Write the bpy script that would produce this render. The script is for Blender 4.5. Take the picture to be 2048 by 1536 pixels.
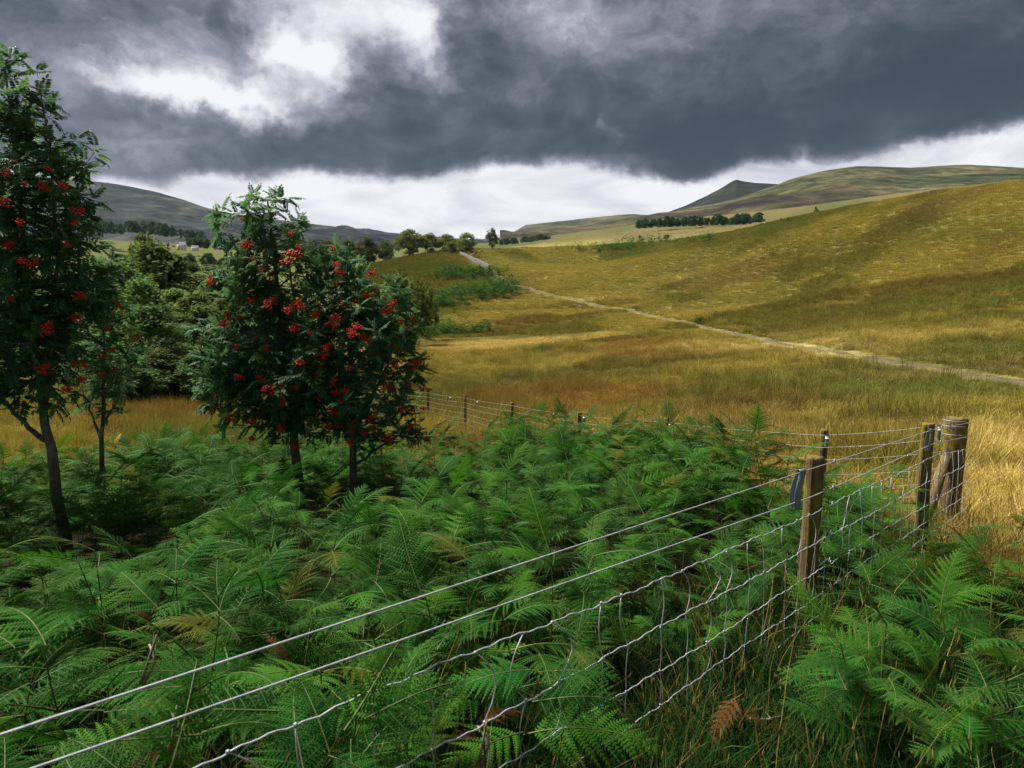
import bpy, math, random
import numpy as np
from mathutils import Vector, Matrix

for _o in list(bpy.data.objects):
    bpy.data.objects.remove(_o, do_unlink=True)
SC = bpy.context.scene
COL = SC.collection
rng = np.random.default_rng(7)
random.seed(7)

# ------------------------------------------------------------------ camera
F = 1420.0                                   # focal length for a frame 2048 wide
PITCH = math.atan((768 - 620) / F)           # looking slightly down
CP, SP = math.cos(PITCH), math.sin(PITCH)
ZC = 1.65                                    # eye height above the ground at the photographer's feet
cam_data = bpy.data.cameras.new('camera')
cam = bpy.data.objects.new('camera', cam_data)
COL.objects.link(cam)
cam.location = (0, 0, ZC)
cam.rotation_euler = (math.pi / 2 - PITCH, 0, 0)
cam_data.sensor_width = 36
cam_data.lens = 36 * F / 2048
cam_data.clip_start = 0.05
cam_data.clip_end = 20000
cam_data.dof.use_dof = True
cam_data.dof.focus_distance = 7.0
cam_data.dof.aperture_fstop = 6.5
SC.camera = cam

# ------------------------------------------------------------------ render settings, exposure
SC.render.engine = 'CYCLES'
SC.view_settings.view_transform = 'Standard'
SC.view_settings.look = 'None'
SC.view_settings.gamma = 1
SC.view_settings.use_curve_mapping = False
EXPO = 2.6
SC.view_settings.exposure = EXPO
SC.cycles.max_bounces = 5
SC.cycles.diffuse_bounces = 3
SC.cycles.glossy_bounces = 2
SC.cycles.transmission_bounces = 3
SC.cycles.transparent_max_bounces = 4
SC.cycles.volume_bounces = 0
SC.cycles.caustics_reflective = False
SC.cycles.caustics_refractive = False
SC.cycles.use_adaptive_sampling = True
SC.cycles.adaptive_threshold = 0.01
SC.cycles.sample_clamp_indirect = 1.5
try:
    SC.cycles.use_denoising = True
    SC.cycles.denoiser = 'OPENIMAGEDENOISE'
    SC.cycles.denoising_input_passes = 'RGB_ALBEDO_NORMAL'
    SC.cycles.denoising_prefilter = 'NONE'
except Exception:
    pass

def T(py):
    return math.tan(math.atan((768 - py) / F) - PITCH)
def ray(px, py):
    t = T(py)
    return (px - 1024) / F * (CP - t * SP), t          # X = a*Y, Z-ZC = t*Y
def pt(px, py, Y):
    a, t = ray(px, py)
    return Vector((a * Y, Y, ZC + t * Y))

# ------------------------------------------------------------------ sun and sky
SUN_EL, SUN_AZ = math.radians(56), math.radians(-58)    # azimuth from straight ahead, + to the right
sd = bpy.data.lights.new('sun', 'SUN')
sd.energy = 1.5
sd.angle = math.radians(12)
sd.color = (1.0, 0.95, 0.86)
sun = bpy.data.objects.new('sun', sd)
COL.objects.link(sun)
_d = Vector((math.sin(SUN_AZ) * math.cos(SUN_EL), math.cos(SUN_AZ) * math.cos(SUN_EL), math.sin(SUN_EL)))
sun.rotation_euler = _d.to_track_quat('Z', 'Y').to_euler()

class NB:
    """small helper to write node trees as expressions"""
    def __init__(s, tree): s.t = tree; s.n = tree.nodes; s.l = tree.links
    def node(s, typ, **kw):
        n = s.n.new(typ)
        for k, v in kw.items(): setattr(n, k, v)
        return n
    def put(s, sock, v):
        if isinstance(v, bpy.types.NodeSocket): s.l.new(v, sock)
        elif v is not None: sock.default_value = v
    def m(s, op, a, b=None, c=None, clamp=False):
        n = s.node('ShaderNodeMath', operation=op, use_clamp=clamp)
        s.put(n.inputs[0], a); s.put(n.inputs[1], b); s.put(n.inputs[2], c)
        return n.outputs[0]
    def add(s, a, b): return s.m('ADD', a, b)
    def sub(s, a, b): return s.m('SUBTRACT', a, b)
    def mul(s, a, b): return s.m('MULTIPLY', a, b)
    def mr(s, v, a, b, c=0.0, d=1.0, smooth=True):
        n = s.node('ShaderNodeMapRange', interpolation_type='SMOOTHSTEP' if smooth else 'LINEAR')
        for k, x in zip(range(5), (v, a, b, c, d)): s.put(n.inputs[k], x)
        return n.outputs[0]
    def noise(s, vec, scale, detail=4, rough=0.55, dist=0.0, typ='FBM'):
        n = s.node('ShaderNodeTexNoise')
        s.put(n.inputs['Vector'], vec); s.put(n.inputs['Scale'], scale); s.put(n.inputs['Detail'], detail)
        s.put(n.inputs['Roughness'], rough); s.put(n.inputs['Distortion'], dist)
        return n
    def comb(s, x, y, z=0.0):
        n = s.node('ShaderNodeCombineXYZ')
        s.put(n.inputs[0], x); s.put(n.inputs[1], y); s.put(n.inputs[2], z)
        return n.outputs[0]
    def sep(s, v):
        n = s.node('ShaderNodeSeparateXYZ'); s.put(n.inputs[0], v); return n.outputs
    def mix(s, fac, a, b, blend='MIX'):
        n = s.node('ShaderNodeMix', data_type='RGBA', blend_type=blend)
        s.put(n.inputs[0], fac); s.put(n.inputs[6], a); s.put(n.inputs[7], b)
        return n.outputs[2]
    def ramp(s, v, stops, interp='LINEAR'):
        n = s.node('ShaderNodeValToRGB'); cr = n.color_ramp; cr.interpolation = interp
        while len(cr.elements) < len(stops): cr.elements.new(0.5)
        for e, (p, c) in zip(cr.elements, stops): e.position = p; e.color = (*c, 1)
        s.put(n.inputs[0], v); return n.outputs[0]

world = bpy.data.worlds.new('World')
SC.world = world
world.use_nodes = True
world.cycles.sampling_method = 'MANUAL'
world.cycles.sample_map_resolution = 1024
wt = world.node_tree
wt.nodes.clear()
W = NB(wt)
def build_sky():
    sky = W.node('ShaderNodeTexSky', sky_type='NISHITA', sun_disc=False)
    sky.sun_elevation = SUN_EL
    sky.sun_rotation = SUN_AZ
    geo = W.node('ShaderNodeTexCoord')
    x, y, z = W.sep(geo.outputs['Generated'])
    R2D = 180 / math.pi
    az = W.mul(W.m('ARCTAN2', x, y), R2D)
    el = W.mul(W.m('ARCSINE', z), R2D)
    # cloud-layer noise: the layer recedes to the horizon like a real deck
    zz = W.m('MAXIMUM', W.add(z, 0.10), 0.03)
    cu, cv = W.m('DIVIDE', x, zz), W.m('DIVIDE', y, zz)
    deck = W.comb(cu, cv, 0.0)
    dirv = geo.outputs['Generated']
    warp = W.noise(dirv, 3.2, 5, 0.6)
    wc = W.sep(warp.outputs['Color'])
    warp2 = W.noise(dirv, 10.0, 8, 0.66)
    wc2 = W.sep(warp2.outputs['Color'])
    azw = W.add(az, W.add(W.mul(W.sub(wc[0], .5), 13.0), W.mul(W.sub(wc2[0], .5), 8.0)))
    elw = W.add(el, W.add(W.mul(W.sub(wc[1], .5), 8.0), W.mul(W.sub(wc2[1], .5), 5.5)))
    big = W.noise(deck, 0.85, 6, 0.55, 0.4).outputs[0]
    fine = W.noise(W.comb(W.mul(az, .05), W.mul(el, .085)), 3.4, 10, 0.64, 0.5).outputs[0]
    b = W.add(0.315, W.add(W.mul(W.sub(big, .5), 0.60), W.mul(W.sub(fine, .5), 0.66)))
    wisp = W.noise(W.comb(W.mul(azw, .05), W.mul(elw, .09)), 11.0, 7, 0.62, 0.3).outputs[0]
    b = W.add(b, W.mul(W.sub(wisp, .5), 0.30))
    def blob(px, py, rx, ry, wgt, soft=1.0):
        a, t = ray(px, py)
        A = math.degrees(math.atan(a)); E = math.degrees(math.atan(t * math.cos(math.atan(a))))
        dx = W.m('DIVIDE', W.sub(azw, A), rx / F * 57.3 * math.cos(math.radians(A)) ** 2)
        dy = W.m('DIVIDE', W.sub(elw, E), ry / F * 57.3)
        d2 = W.add(W.mul(dx, dx), W.mul(dy, dy))
        g = W.m('POWER', math.e, W.mul(d2, -soft))
        return W.mul(g, wgt)
    blobs = [  # breaks in the deck and its heavy parts
        (440, 208, 210, 32, .84), (600, 118, 85, 48, .88), (690, 15, 210, 56, .56), (850, 70, 70, 85, .40), (330, 120, 180, 70, .16), (120, 250, 200, 120, .06),
        (400, 95, 90, 70, .22), (1200, 60, 150, 60, .22), (1090, 20, 70, 50, .12), (1215, 262, 24, 22, .24),
        (930, 60, 45, 110, -.20), (1700, 230, 430, 100, -.20), (1950, 170, 260, 140, -.14), (1500, 60, 260, 60, .08), (1750, 90, 160, 50, .07), (480, 45, 60, 45, -.22),
        (740, 190, 110, 90, -.10), (780, 280, 420, 60, -.13), (1330, 300, 220, 50, -.16), (100, 130, 190, 160, .02), (230, 270, 220, 60, .02)]
    for q in blobs: b = W.add(b, blob(*q))
    # lower edge of the dark deck; under it the brighter far sky
    edge_pts = [(-900, 345), (0, 345), (300, 368), (430, 362), (620, 352), (820, 348), (950, 330), (1120, 318), (1220, 338), (1330, 362), (1420, 350),
                (1540, 330), (1600, 315), (1700, 318), (1850, 288), (2048, 268), (2900, 250)]
    cur = W.node('ShaderNodeFloatCurve')
    cm = cur.mapping.curves[0]
    es = []
    for px, py in edge_pts:
        a, t = ray(px, py)
        es.append((math.degrees(math.atan(a)), math.degrees(math.atan(t * math.cos(math.atan(a))))))
    pts = [(min(max((A + 60) / 120, 0), 1), E / 20) for A, E in es]
    while len(cm.points) < len(pts): cm.points.new(.5, .5)
    for p, q in zip(cm.points, pts): p.location = q
    cur.mapping.update()
    azs = W.add(az, W.add(W.mul(W.sub(wc[0], .5), 5.0), W.mul(W.sub(wc2[0], .5), 2.5)))
    W.put(cur.inputs['Value'], W.m('DIVIDE', W.add(azs, 60), 120, clamp=True))
    edge = W.mul(cur.outputs[0], 20.0)
    els = W.add(el, W.add(W.mul(W.sub(wc2[1], .5), 3.2), W.mul(W.sub(fine, .5), 1.6)))
    dark_fac = W.mr(W.sub(els, edge), -0.55, 0.85)
    low = W.noise(W.comb(W.mul(az, .05), W.mul(el, .16)), 2.2, 7, 0.55, 0.6).outputs[0]
    low_b = W.add(0.93, W.mul(W.sub(low, .5), 0.95))
    b = W.m('MAXIMUM', b, 0.02)
    bb = W.add(W.mul(b, dark_fac), W.mul(low_b, W.sub(1.0, dark_fac)))
    bb = W.m('MINIMUM', W.m('MAXIMUM', bb, 0.0), 1.0)
    colr = W.ramp(bb, [(0.0, (.020, .032, .048)), (.14, (.038, .052, .070)), (.27, (.076, .089, .113)), (.40, (.150, .158, .200)), (.58, (.32, .32, .385)), (.78, (.66, .66, .72)), (1.0, (.93, .93, .96))])
    # clouds cover the blue sky except for a trace of it in the thinnest places
    skyc = W.mix(1.0, sky.outputs[0], (0.055,) * 3 + (1,), 'MULTIPLY')
    k = 1.0 / (2 ** EXPO)
    colr = W.mix(1.0, colr, (k, k, k, 1), 'MULTIPLY')
    res = W.mix(0.985, skyc, colr)
    bg = W.node('ShaderNodeBackground')
    W.put(bg.inputs[0], res)
    bg.inputs[1].default_value = 1.0
    out = W.node('ShaderNodeOutputWorld')
    W.l.new(bg.outputs[0], out.inputs[0])
build_sky()

# ------------------------------------------------------------------ helpers: noise, meshes, materials
def h2(ix, iy, seed):
    n = (ix.astype(np.int64) * 374761393 + iy.astype(np.int64) * 668265263 + seed * 974634777) & 0xffffffff
    n = ((n ^ (n >> 13)) * 1274126177) & 0xffffffff
    return ((n ^ (n >> 16)) & 0xffffffff) / 4294967296.0
def vnoise(x, y, seed=0):
    x = np.asarray(x, float); y = np.asarray(y, float)
    ix, iy = np.floor(x), np.floor(y)
    fx, fy = x - ix, y - iy
    fx = fx * fx * (3 - 2 * fx); fy = fy * fy * (3 - 2 * fy)
    a, b, c, d = h2(ix, iy, seed), h2(ix + 1, iy, seed), h2(ix, iy + 1, seed), h2(ix + 1, iy + 1, seed)
    return (a * (1 - fx) + b * fx) * (1 - fy) + (c * (1 - fx) + d * fx) * fy
def fbm(x, y, seed=0, octv=4, gain=.5):
    s, amp, tot = 0, 1.0, 0.0
    for k in range(octv):
        s = s + amp * vnoise(np.asarray(x) * 2 ** k + 17.3 * k, np.asarray(y) * 2 ** k - 9.1 * k, seed + k); tot += amp; amp *= gain
    return s / tot
def smooth(a, b, x):
    t = np.clip((np.asarray(x, float) - a) / (b - a), 0, 1)
    return t * t * (3 - 2 * t)

def make_mesh(name, V, faces, mats=(), mat_idx=None, col=None, shade=False):
    """faces: list of int arrays (M,k); mat_idx: list of per-array material indices; col: (N,3) or (N,4) point colours"""
    V = np.ascontiguousarray(V, dtype=np.float32)
    faces = [np.asarray(f, dtype=np.int32) for f in faces]
    keep = [i for i, f in enumerate(faces) if len(f)]
    me = bpy.data.meshes.new(name)
    me.vertices.add(len(V)); me.vertices.foreach_set('co', V.ravel())
    loops = np.concatenate([faces[i].ravel() for i in keep]) if keep else np.zeros(0, np.int32)
    tot = np.concatenate([np.full(len(faces[i]), faces[i].shape[1], np.int32) for i in keep]) if keep else np.zeros(0, np.int32)
    me.loops.add(len(loops)); me.loops.foreach_set('vertex_index', loops)
    me.polygons.add(len(tot))
    if len(tot):
        me.polygons.foreach_set('loop_start', np.concatenate([[0], np.cumsum(tot)[:-1]]).astype(np.int32))
        if mat_idx is not None:
            mi = np.concatenate([np.full(len(faces[i]), mat_idx[i], np.int32) for i in keep])
            me.polygons.foreach_set('material_index', mi)
        if shade: me.polygons.foreach_set('use_smooth', np.ones(len(tot), bool))
    for m in mats: me.materials.append(m)
    if col is not None:
        at = me.attributes.new('Col', 'FLOAT_COLOR', 'POINT')
        c = np.ones((len(V), 4), np.float32); c[:, :col.shape[1]] = col
        at.data.foreach_set('color', c.ravel())
    me.update(calc_edges=True)
    return me

class MB:
    """collects geometry for one mesh"""
    def __init__(s): s.v = []; s.f = []; s.mi = []; s.c = []; s.n = 0
    def add(s, V, Fc, mi=0, col=None):
        V = np.asarray(V, float)
        Fl = Fc if isinstance(Fc, list) else [Fc]
        for f in Fl:
            f = np.asarray(f, np.int32)
            if len(f): s.f.append(f + s.n); s.mi.append(mi)
        s.v.append(V)
        if col is not None:
            c = np.asarray(col, float)
            s.c.append(np.broadcast_to(c, (len(V), 3)) if c.ndim == 1 else c)
        s.n += len(V)
    def mesh(s, name, mats, shade=False):
        V = np.concatenate(s.v) if s.v else np.zeros((0, 3))
        return make_mesh(name, V, s.f, mats, s.mi, np.concatenate(s.c) if s.c else None, shade)
    def build(s, name, mats, parent=None, shade=False):
        mats = mats if isinstance(mats, (list, tuple)) else [mats]
        return link(name, s.mesh(name, mats, shade), parent)

def link(name, me, parent=None, matrix=None):
    o = bpy.data.objects.new(name, me)
    COL.objects.link(o)
    if parent is not None: o.parent = parent
    if matrix is not None: o.matrix_local = matrix
    return o
def empty(name, loc=(0, 0, 0), rz=0.0, sc=1.0):
    o = bpy.data.objects.new(name, None)
    o.empty_display_size = 0.1
    COL.objects.link(o); o.location = loc; o.rotation_euler = (0, 0, rz); o.scale = (sc,) * 3
    return o
def tag(o, label=None, cat=None, group=None, kind=None):
    if label: o['label'] = label
    if cat: o['category'] = cat
    if group: o['group'] = group
    if kind: o['kind'] = kind
    return o

def tube(P, r, sides=8, cap=True, ell=None):
    """swept tube along points P (N,3) with radii r"""
    P = np.asarray(P, float); n = len(P)
    r = np.broadcast_to(np.asarray(r, float), (n,)) if np.ndim(r) < 2 else r
    tg = np.gradient(P, axis=0); tg /= np.linalg.norm(tg, axis=1)[:, None] + 1e-9
    ref = np.array([0, 0, 1.0]) if abs(tg[0][2]) < .9 else np.array([1.0, 0, 0])
    nx = np.cross(tg[0], ref); nx /= np.linalg.norm(nx)
    V = []
    for i in range(n):
        nx = nx - tg[i] * nx.dot(tg[i]); nx /= np.linalg.norm(nx) + 1e-9
        ny = np.cross(tg[i], nx)
        a = np.arange(sides) / sides * 2 * math.pi
        rr = r[i]
        V.append(P[i] + (np.cos(a)[:, None] * nx + np.sin(a)[:, None] * ny) * rr)
    V = np.concatenate(V)
    i = np.arange(n - 1)[:, None] * sides; j = np.arange(sides)[None, :]; k = (j + 1) % sides
    Q = np.stack([i + j, i + k, i + sides + k, i + sides + j], -1).reshape(-1, 4)
    fs = [Q]
    if cap:
        fs.append(np.arange(sides)[::-1][None, :]); fs.append((np.arange(sides) + (n - 1) * sides)[None, :])
    return V, fs

def box(cx, cy, cz, sx, sy, sz):
    v = np.array([[x, y, z] for z in (-1, 1) for y in (-1, 1) for x in (-1, 1)], float) * .5 * np.array([sx, sy, sz]) + np.array([cx, cy, cz])
    f = np.array([[0, 2, 3, 1], [4, 5, 7, 6], [0, 1, 5, 4], [2, 6, 7, 3], [0, 4, 6, 2], [1, 3, 7, 5]])
    return v, f

def mat(name):
    m = bpy.data.materials.new(name); m.use_nodes = True
    m.node_tree.nodes.clear()
    b = NB(m.node_tree)
    out = b.node('ShaderNodeOutputMaterial')
    return m, b, out
def principled(b, col, rough=.8, spec=.25, normal=None, metal=0.0):
    p = b.node('ShaderNodeBsdfPrincipled')
    b.put(p.inputs['Base Color'], col); b.put(p.inputs['Roughness'], rough)
    b.put(p.inputs['Specular IOR Level'], spec); b.put(p.inputs['Metallic'], metal)
    if normal is not None: b.put(p.inputs['Normal'], normal)
    return p
def bump(b, h, strength=.5, dist=.02):
    n = b.node('ShaderNodeBump'); n.inputs['Strength'].default_value = strength; n.inputs['Distance'].default_value = dist
    b.put(n.inputs['Height'], h); return n.outputs[0]
def leaf_mat(name, colf, trans=.3, rough=.45, spec=.35, tb=.6):
    """thin leaf: glossy front, light shining through. colf(b) returns a colour socket"""
    m, b, out = mat(name)
    c = colf(b)
    p = principled(b, c, rough, spec)
    tr = b.node('ShaderNodeBsdfTranslucent')
    c2 = b.mix(1.0, c, (1.2, 1.2, tb, 1), 'MULTIPLY')
    b.put(tr.inputs[0], c2)
    mx = b.node('ShaderNodeMixShader'); mx.inputs[0].default_value = trans
    b.l.new(p.outputs[0], mx.inputs[1]); b.l.new(tr.outputs[0], mx.inputs[2]); b.l.new(mx.outputs[0], out.inputs[0])
    return m
def attr(b, name, typ='GEOMETRY'):
    n = b.node('ShaderNodeAttribute', attribute_type=typ, attribute_name=name); return n

def scatter(name, protos, pos, rot, scale, idx, col=None):
    """points + geometry nodes that put one of the prototype meshes on each point (ground cover nobody could count)"""
    pc = bpy.data.collections.new(name + '_kinds')
    for k, me in enumerate(protos):
        pc.objects.link(bpy.data.objects.new('%s_kind_%02d' % (name, k), me))
    me = make_mesh(name, pos, [])
    n = len(pos)
    a = me.attributes.new('rot', 'FLOAT_VECTOR', 'POINT'); a.data.foreach_set('vector', np.asarray(rot, np.float32).ravel())
    a = me.attributes.new('scl', 'FLOAT_VECTOR', 'POINT'); a.data.foreach_set('vector', np.asarray(scale, np.float32).ravel())
    a = me.attributes.new('kid', 'INT', 'POINT'); a.data.foreach_set('value', np.asarray(idx, np.int32))
    if col is not None:
        a = me.attributes.new('icol', 'FLOAT_COLOR', 'POINT')
        c = np.ones((n, 4), np.float32); c[:, :3] = col; a.data.foreach_set('color', c.ravel())
    ng = bpy.data.node_groups.new(name, 'GeometryNodeTree')
    ng.interface.new_socket('Geometry', in_out='INPUT', socket_type='NodeSocketGeometry')
    ng.interface.new_socket('Geometry', in_out='OUTPUT', socket_type='NodeSocketGeometry')
    N = ng.nodes; L = ng.links
    gi = N.new('NodeGroupInput'); go = N.new('NodeGroupOutput')
    ci = N.new('GeometryNodeCollectionInfo'); ci.inputs['Collection'].default_value = pc
    ci.inputs['Separate Children'].default_value = True; ci.inputs['Reset Children'].default_value = True
    io = N.new('GeometryNodeInstanceOnPoints'); io.inputs['Pick Instance'].default_value = True
    def na(nm, dt):
        q = N.new('GeometryNodeInputNamedAttribute'); q.data_type = dt; q.inputs['Name'].default_value = nm; return q.outputs[0]
    er = N.new('FunctionNodeEulerToRotation')
    L.new(na('rot', 'FLOAT_VECTOR'), er.inputs[0])
    L.new(gi.outputs[0], io.inputs['Points']); L.new(ci.outputs[0], io.inputs['Instance'])
    L.new(na('kid', 'INT'), io.inputs['Instance Index']); L.new(er.outputs[0], io.inputs['Rotation'])
    L.new(na('scl', 'FLOAT_VECTOR'), io.inputs['Scale']); L.new(io.outputs[0], go.inputs[0])
    o = link(name, me)
    md = o.modifiers.new('scatter', 'NODES'); md.node_group = ng
    return o
# ------------------------------------------------------------------ terrain
RR = np.array([.3, 2, 4, 6, 8, 12, 16, 22, 30, 45, 70, 95, 130, 170, 220, 280, 340, 420, 550, 750, 1050, 1600.])
TAB = {   # heights below the eye for the first ten distances, then the slope each distance is seen at
 0:    [-1.65,-1.78,-1.95,-2.12,-2.35,-2.95,-3.5,-4.1,-4.5,-5.2, 740,715,690,670,650,625,605,580,550,520,490,462],
 300:  [-1.65,-1.78,-1.95,-2.12,-2.35,-2.95,-3.5,-4.2,-4.6,-5.2, 740,715,690,670,650,630,612,590,565,535,505,482],
 600:  [-1.65,-1.78,-1.95,-2.15,-2.45,-2.95,-3.4,-4.0,-4.7,-5.4, 733,712,692,668,630,590,566,565,560,548,525,500],
 850:  [-1.65,-1.78,-1.95,-2.15,-2.45,-2.95,-3.3,-3.75,-4.3,-4.8, 715,692,665,630,580,525,501,512,525,520,508,495],
 1000: [-1.65,-1.78,-1.95,-2.15,-2.42,-2.85,-3.2,-3.6,-4.0,-4.5, 708,688,655,612,570,530,502,494,500,500,492,484],
 1150: [-1.65,-1.78,-1.95,-2.15,-2.40,-2.75,-3.05,-3.4,-3.75,-4.1, 700,676,648,608,560,536,548,488,470,476,474,466],
 1325: [-1.65,-1.78,-1.95,-2.10,-2.30,-2.6,-2.8,-3.1,-3.4,-3.6, 688,664,635,598,548,493,512,485,464,462,452,440],
 1545: [-1.65,-1.78,-1.93,-2.10,-2.25,-2.4,-2.55,-2.75,-2.95,-3.1, 668,645,610,562,508,460,442,455,458,440,430,420],
 1800: [-1.65,-1.75,-1.92,-2.08,-2.20,-2.35,-2.45,-2.5,-2.55,-2.5, 650,615,570,520,462,412,390,405,412,405,395,385],
 2048: [-1.65,-1.75,-1.90,-2.05,-2.15,-2.25,-2.3,-2.3,-2.3,-2.05, 640,595,545,490,425,375,354,368,375,370,365,360]}
phis, zc = [], []
for px, row in TAB.items():
    ph = math.atan((px - 1024) / F)
    phis.append(math.degrees(ph))
    zc.append([row[i] if i < 10 else T(row[i]) * RR[i] * math.cos(ph) for i in range(len(RR))])
back = [-1.65, -1.68, -1.7, -1.7, -1.7, -1.6, -1.5, -1.4, -1.2, -1.0, -.5, 0, 1, 2, 4, 6, 8, 10, 12, 15, 20, 30]
phis = [-180, -72] + phis + [72, 180]
zc = np.array([back, zc[0]] + zc + [zc[-1], back])
NR, PH = 400, np.concatenate([np.linspace(-180, -54, 43), np.linspace(-51, 51, 409), np.linspace(54, 180, 43)])
RG = np.exp(np.linspace(math.log(.3), math.log(1600), NR))
LR = np.log(RG)
def smooth_rows(A, sig, axis):
    k = int(3 * sig + 1); x = np.arange(-k, k + 1); w = np.exp(-x * x / (2 * sig * sig)); w /= w.sum()
    Ap = np.pad(A, [(k, k) if ax == axis else (0, 0) for ax in range(2)], mode='edge')
    return np.apply_along_axis(lambda v: np.convolve(v, w, mode='valid'), axis, Ap)
Zr = np.array([np.interp(LR, np.log(RR), row) for row in zc])
PHf = np.linspace(-180, 180, 1441)
Zg = np.array([np.interp(PHf, phis, Zr[:, j]) for j in range(NR)]).T
Zg = smooth_rows(smooth_rows(Zg, 4.0, 1), 9, 0)
Z = np.array([np.interp(PH, PHf, Zg[:, j]) for j in range(NR)]).T
XX = np.sin(np.radians(PH))[:, None] * RG[None]; YY = np.cos(np.radians(PH))[:, None] * RG[None]
amp = .05 * smooth(3, 10, RG) + .16 * smooth(14, 40, RG) + .55 * smooth(60, 180, RG) + 1.2 * smooth(250, 500, RG)
fdec = smooth(0, 30, XX + 6)
Z = Z + amp * (fbm(XX / 6.0, YY / 4.5, 3, 4) - .5) * 1.1 + .9 * smooth(60, 200, RG) * (fbm(XX / 60, YY / 22, 11, 4) - .5) * 2.2 \
      + .10 * smooth(12, 30, RG) * (fbm(XX / 1.7, YY / 1.5, 5, 2) - .5) * 2
Z += ZC
def height(x, y):
    x = np.asarray(x, float); y = np.asarray(y, float)
    r = np.clip(np.hypot(x, y), .31, 1590); ph = np.degrees(np.arctan2(x, y))
    i = np.clip(np.searchsorted(PH, ph) - 1, 0, len(PH) - 2); j = np.clip(np.searchsorted(RG, r) - 1, 0, NR - 2)
    fi = np.clip((ph - PH[i]) / (PH[i + 1] - PH[i]), 0, 1); fj = (r - RG[j]) / (RG[j + 1] - RG[j])
    return (Z[i, j] * (1 - fi) + Z[i + 1, j] * fi) * (1 - fj) + (Z[i, j + 1] * (1 - fi) + Z[i + 1, j + 1] * fi) * fj
def hit(px, py, rmin=1.0):
    """the first ground point seen along a direction (or the nearest crest to it)"""
    a, t = ray(px, py); ph = math.atan(a)
    rs = np.exp(np.linspace(math.log(rmin), math.log(1590), 2500))
    y = rs * math.cos(ph); x = a * y
    d = height(x, y) - (ZC + t * y)
    k = np.argmax(d > 0) if (d > 0).any() else np.argmax(d / rs)
    return np.array([x[k], y[k], height(x[k], y[k])])

# the path, walked from the gate side to the crest
PATH_PX = [(2700, 850), (2300, 800), (2048, 770), (1950, 752), (1850, 737), (1790, 727), (1700, 711), (1560, 688), (1450, 664), (1380, 648), (1300, 631),
           (1240, 618), (1150, 600), (1078, 585), (1036, 573), (1008, 563), (990, 550), (976, 538), (957, 526), (938, 515), (948, 507), (965, 501)]
pp = np.array([hit(*q)[:2] for q in PATH_PX])
seg = np.concatenate([[0], np.cumsum(np.hypot(*np.diff(pp, axis=0).T))])
sfine = np.concatenate([np.linspace(0, seg[-1], 700)])
PATH = np.stack([np.interp(sfine, seg, pp[:, 0]), np.interp(sfine, seg, pp[:, 1])], 1)
_w = np.exp(-np.linspace(-2, 2, 15) ** 2); _w /= _w.sum()
for ax in (0, 1): PATH[:, ax] = np.convolve(np.pad(PATH[:, ax], 7, mode='edge'), _w, mode='valid')
PATH_PXV = 1024 + PATH[:, 0] / PATH[:, 1] * F
PATH_VIS = 1 - .15 * smooth(1500, 1560, PATH_PXV) * (1 - smooth(1740, 1790, PATH_PXV))   # elsewhere it is grown over
def path_dist(x, y):
    x = np.asarray(x).ravel(); y = np.asarray(y).ravel(); out = np.full(len(x), 1e9)
    P2 = PATH[::2][PATH_VIS[::2] > .5]
    for k in range(0, len(x), 20000):
        s = slice(k, k + 20000)
        out[s] = np.sqrt(((x[s, None] - P2[None, :, 0]) ** 2 + (y[s, None] - P2[None, :, 1]) ** 2).min(1))
    return out

# ground cover: what grows where (gold bents, brown rushes, green turf, heather)
GOLD, STRAW, RUSH, OLIVE, GREEN, DARK, HEATH, ORANGE = [np.array(c) for c in (
    (.345, .292, .084), (.53, .445, .180), (.195, .145, .052), (.195, .205, .055), (.125, .185, .045), (.120, .098, .040), (.180, .125, .085), (.250, .165, .048))]
PATCH = []
def patch(px, py, rx, ry, colr, w):
    c = hit(px, py); d = math.hypot(c[0], c[1])
    up, dn = hit(px, py - ry), hit(px, py + ry)
    L = max(abs(math.hypot(up[0], up[1]) - math.hypot(dn[0], dn[1])) / 2, 1.0)
    PATCH.append((c[:2], rx / F * d, min(L, d * .45), np.array(colr), w))
for q in [(1780, 585, 300, 12, DARK, .4), (1900, 560, 220, 12, RUSH, .35), (1300, 700, 130, 22, ORANGE, .8), (1080, 640, 110, 14, RUSH, .8), (1150, 612, 130, 10, RUSH, .7),
          (1000, 690, 260, 9, STRAW, .9), (1500, 690, 260, 12, STRAW, .85), (1700, 712, 120, 9, STRAW, .8), (1000, 725, 180, 22, GOLD, .7), (1260, 645, 70, 14, GOLD, .7),
          (900, 672, 90, 9, GREEN, .8), (1700, 660, 260, 14, OLIVE, .6), (1900, 700, 160, 18, GREEN, .55), (1850, 790, 160, 34, GREEN, .7), (1500, 770, 250, 40, OLIVE, .5),
          (1150, 805, 280, 32, ORANGE, .9), (1500, 815, 170, 26, RUSH, .75), (1990, 950, 90, 120, STRAW, .95), (1960, 820, 90, 30, GOLD, .8), (350, 820, 160, 40, ORANGE, .75),
          (890, 512, 60, 8, RUSH, .55), (800, 525, 90, 10, OLIVE, .6), (870, 535, 70, 10, GREEN, .8), (1080, 520, 80, 14, GREEN, .55), (1250, 488, 120, 10, GREEN, .6), (1130, 480, 90, 6, GOLD, .7),
          (1280, 760, 60, 18, OLIVE, .7), (1080, 705, 30, 6, GREEN, .9), (1650, 500, 200, 14, ORANGE, .4), (1450, 560, 200, 14, RUSH, .5), (1800, 480, 200, 30, OLIVE, .5),
          (1150, 560, 120, 14, GOLD, .6), (1330, 520, 160, 16, GOLD, .6)]:
    patch(*q)
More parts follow.
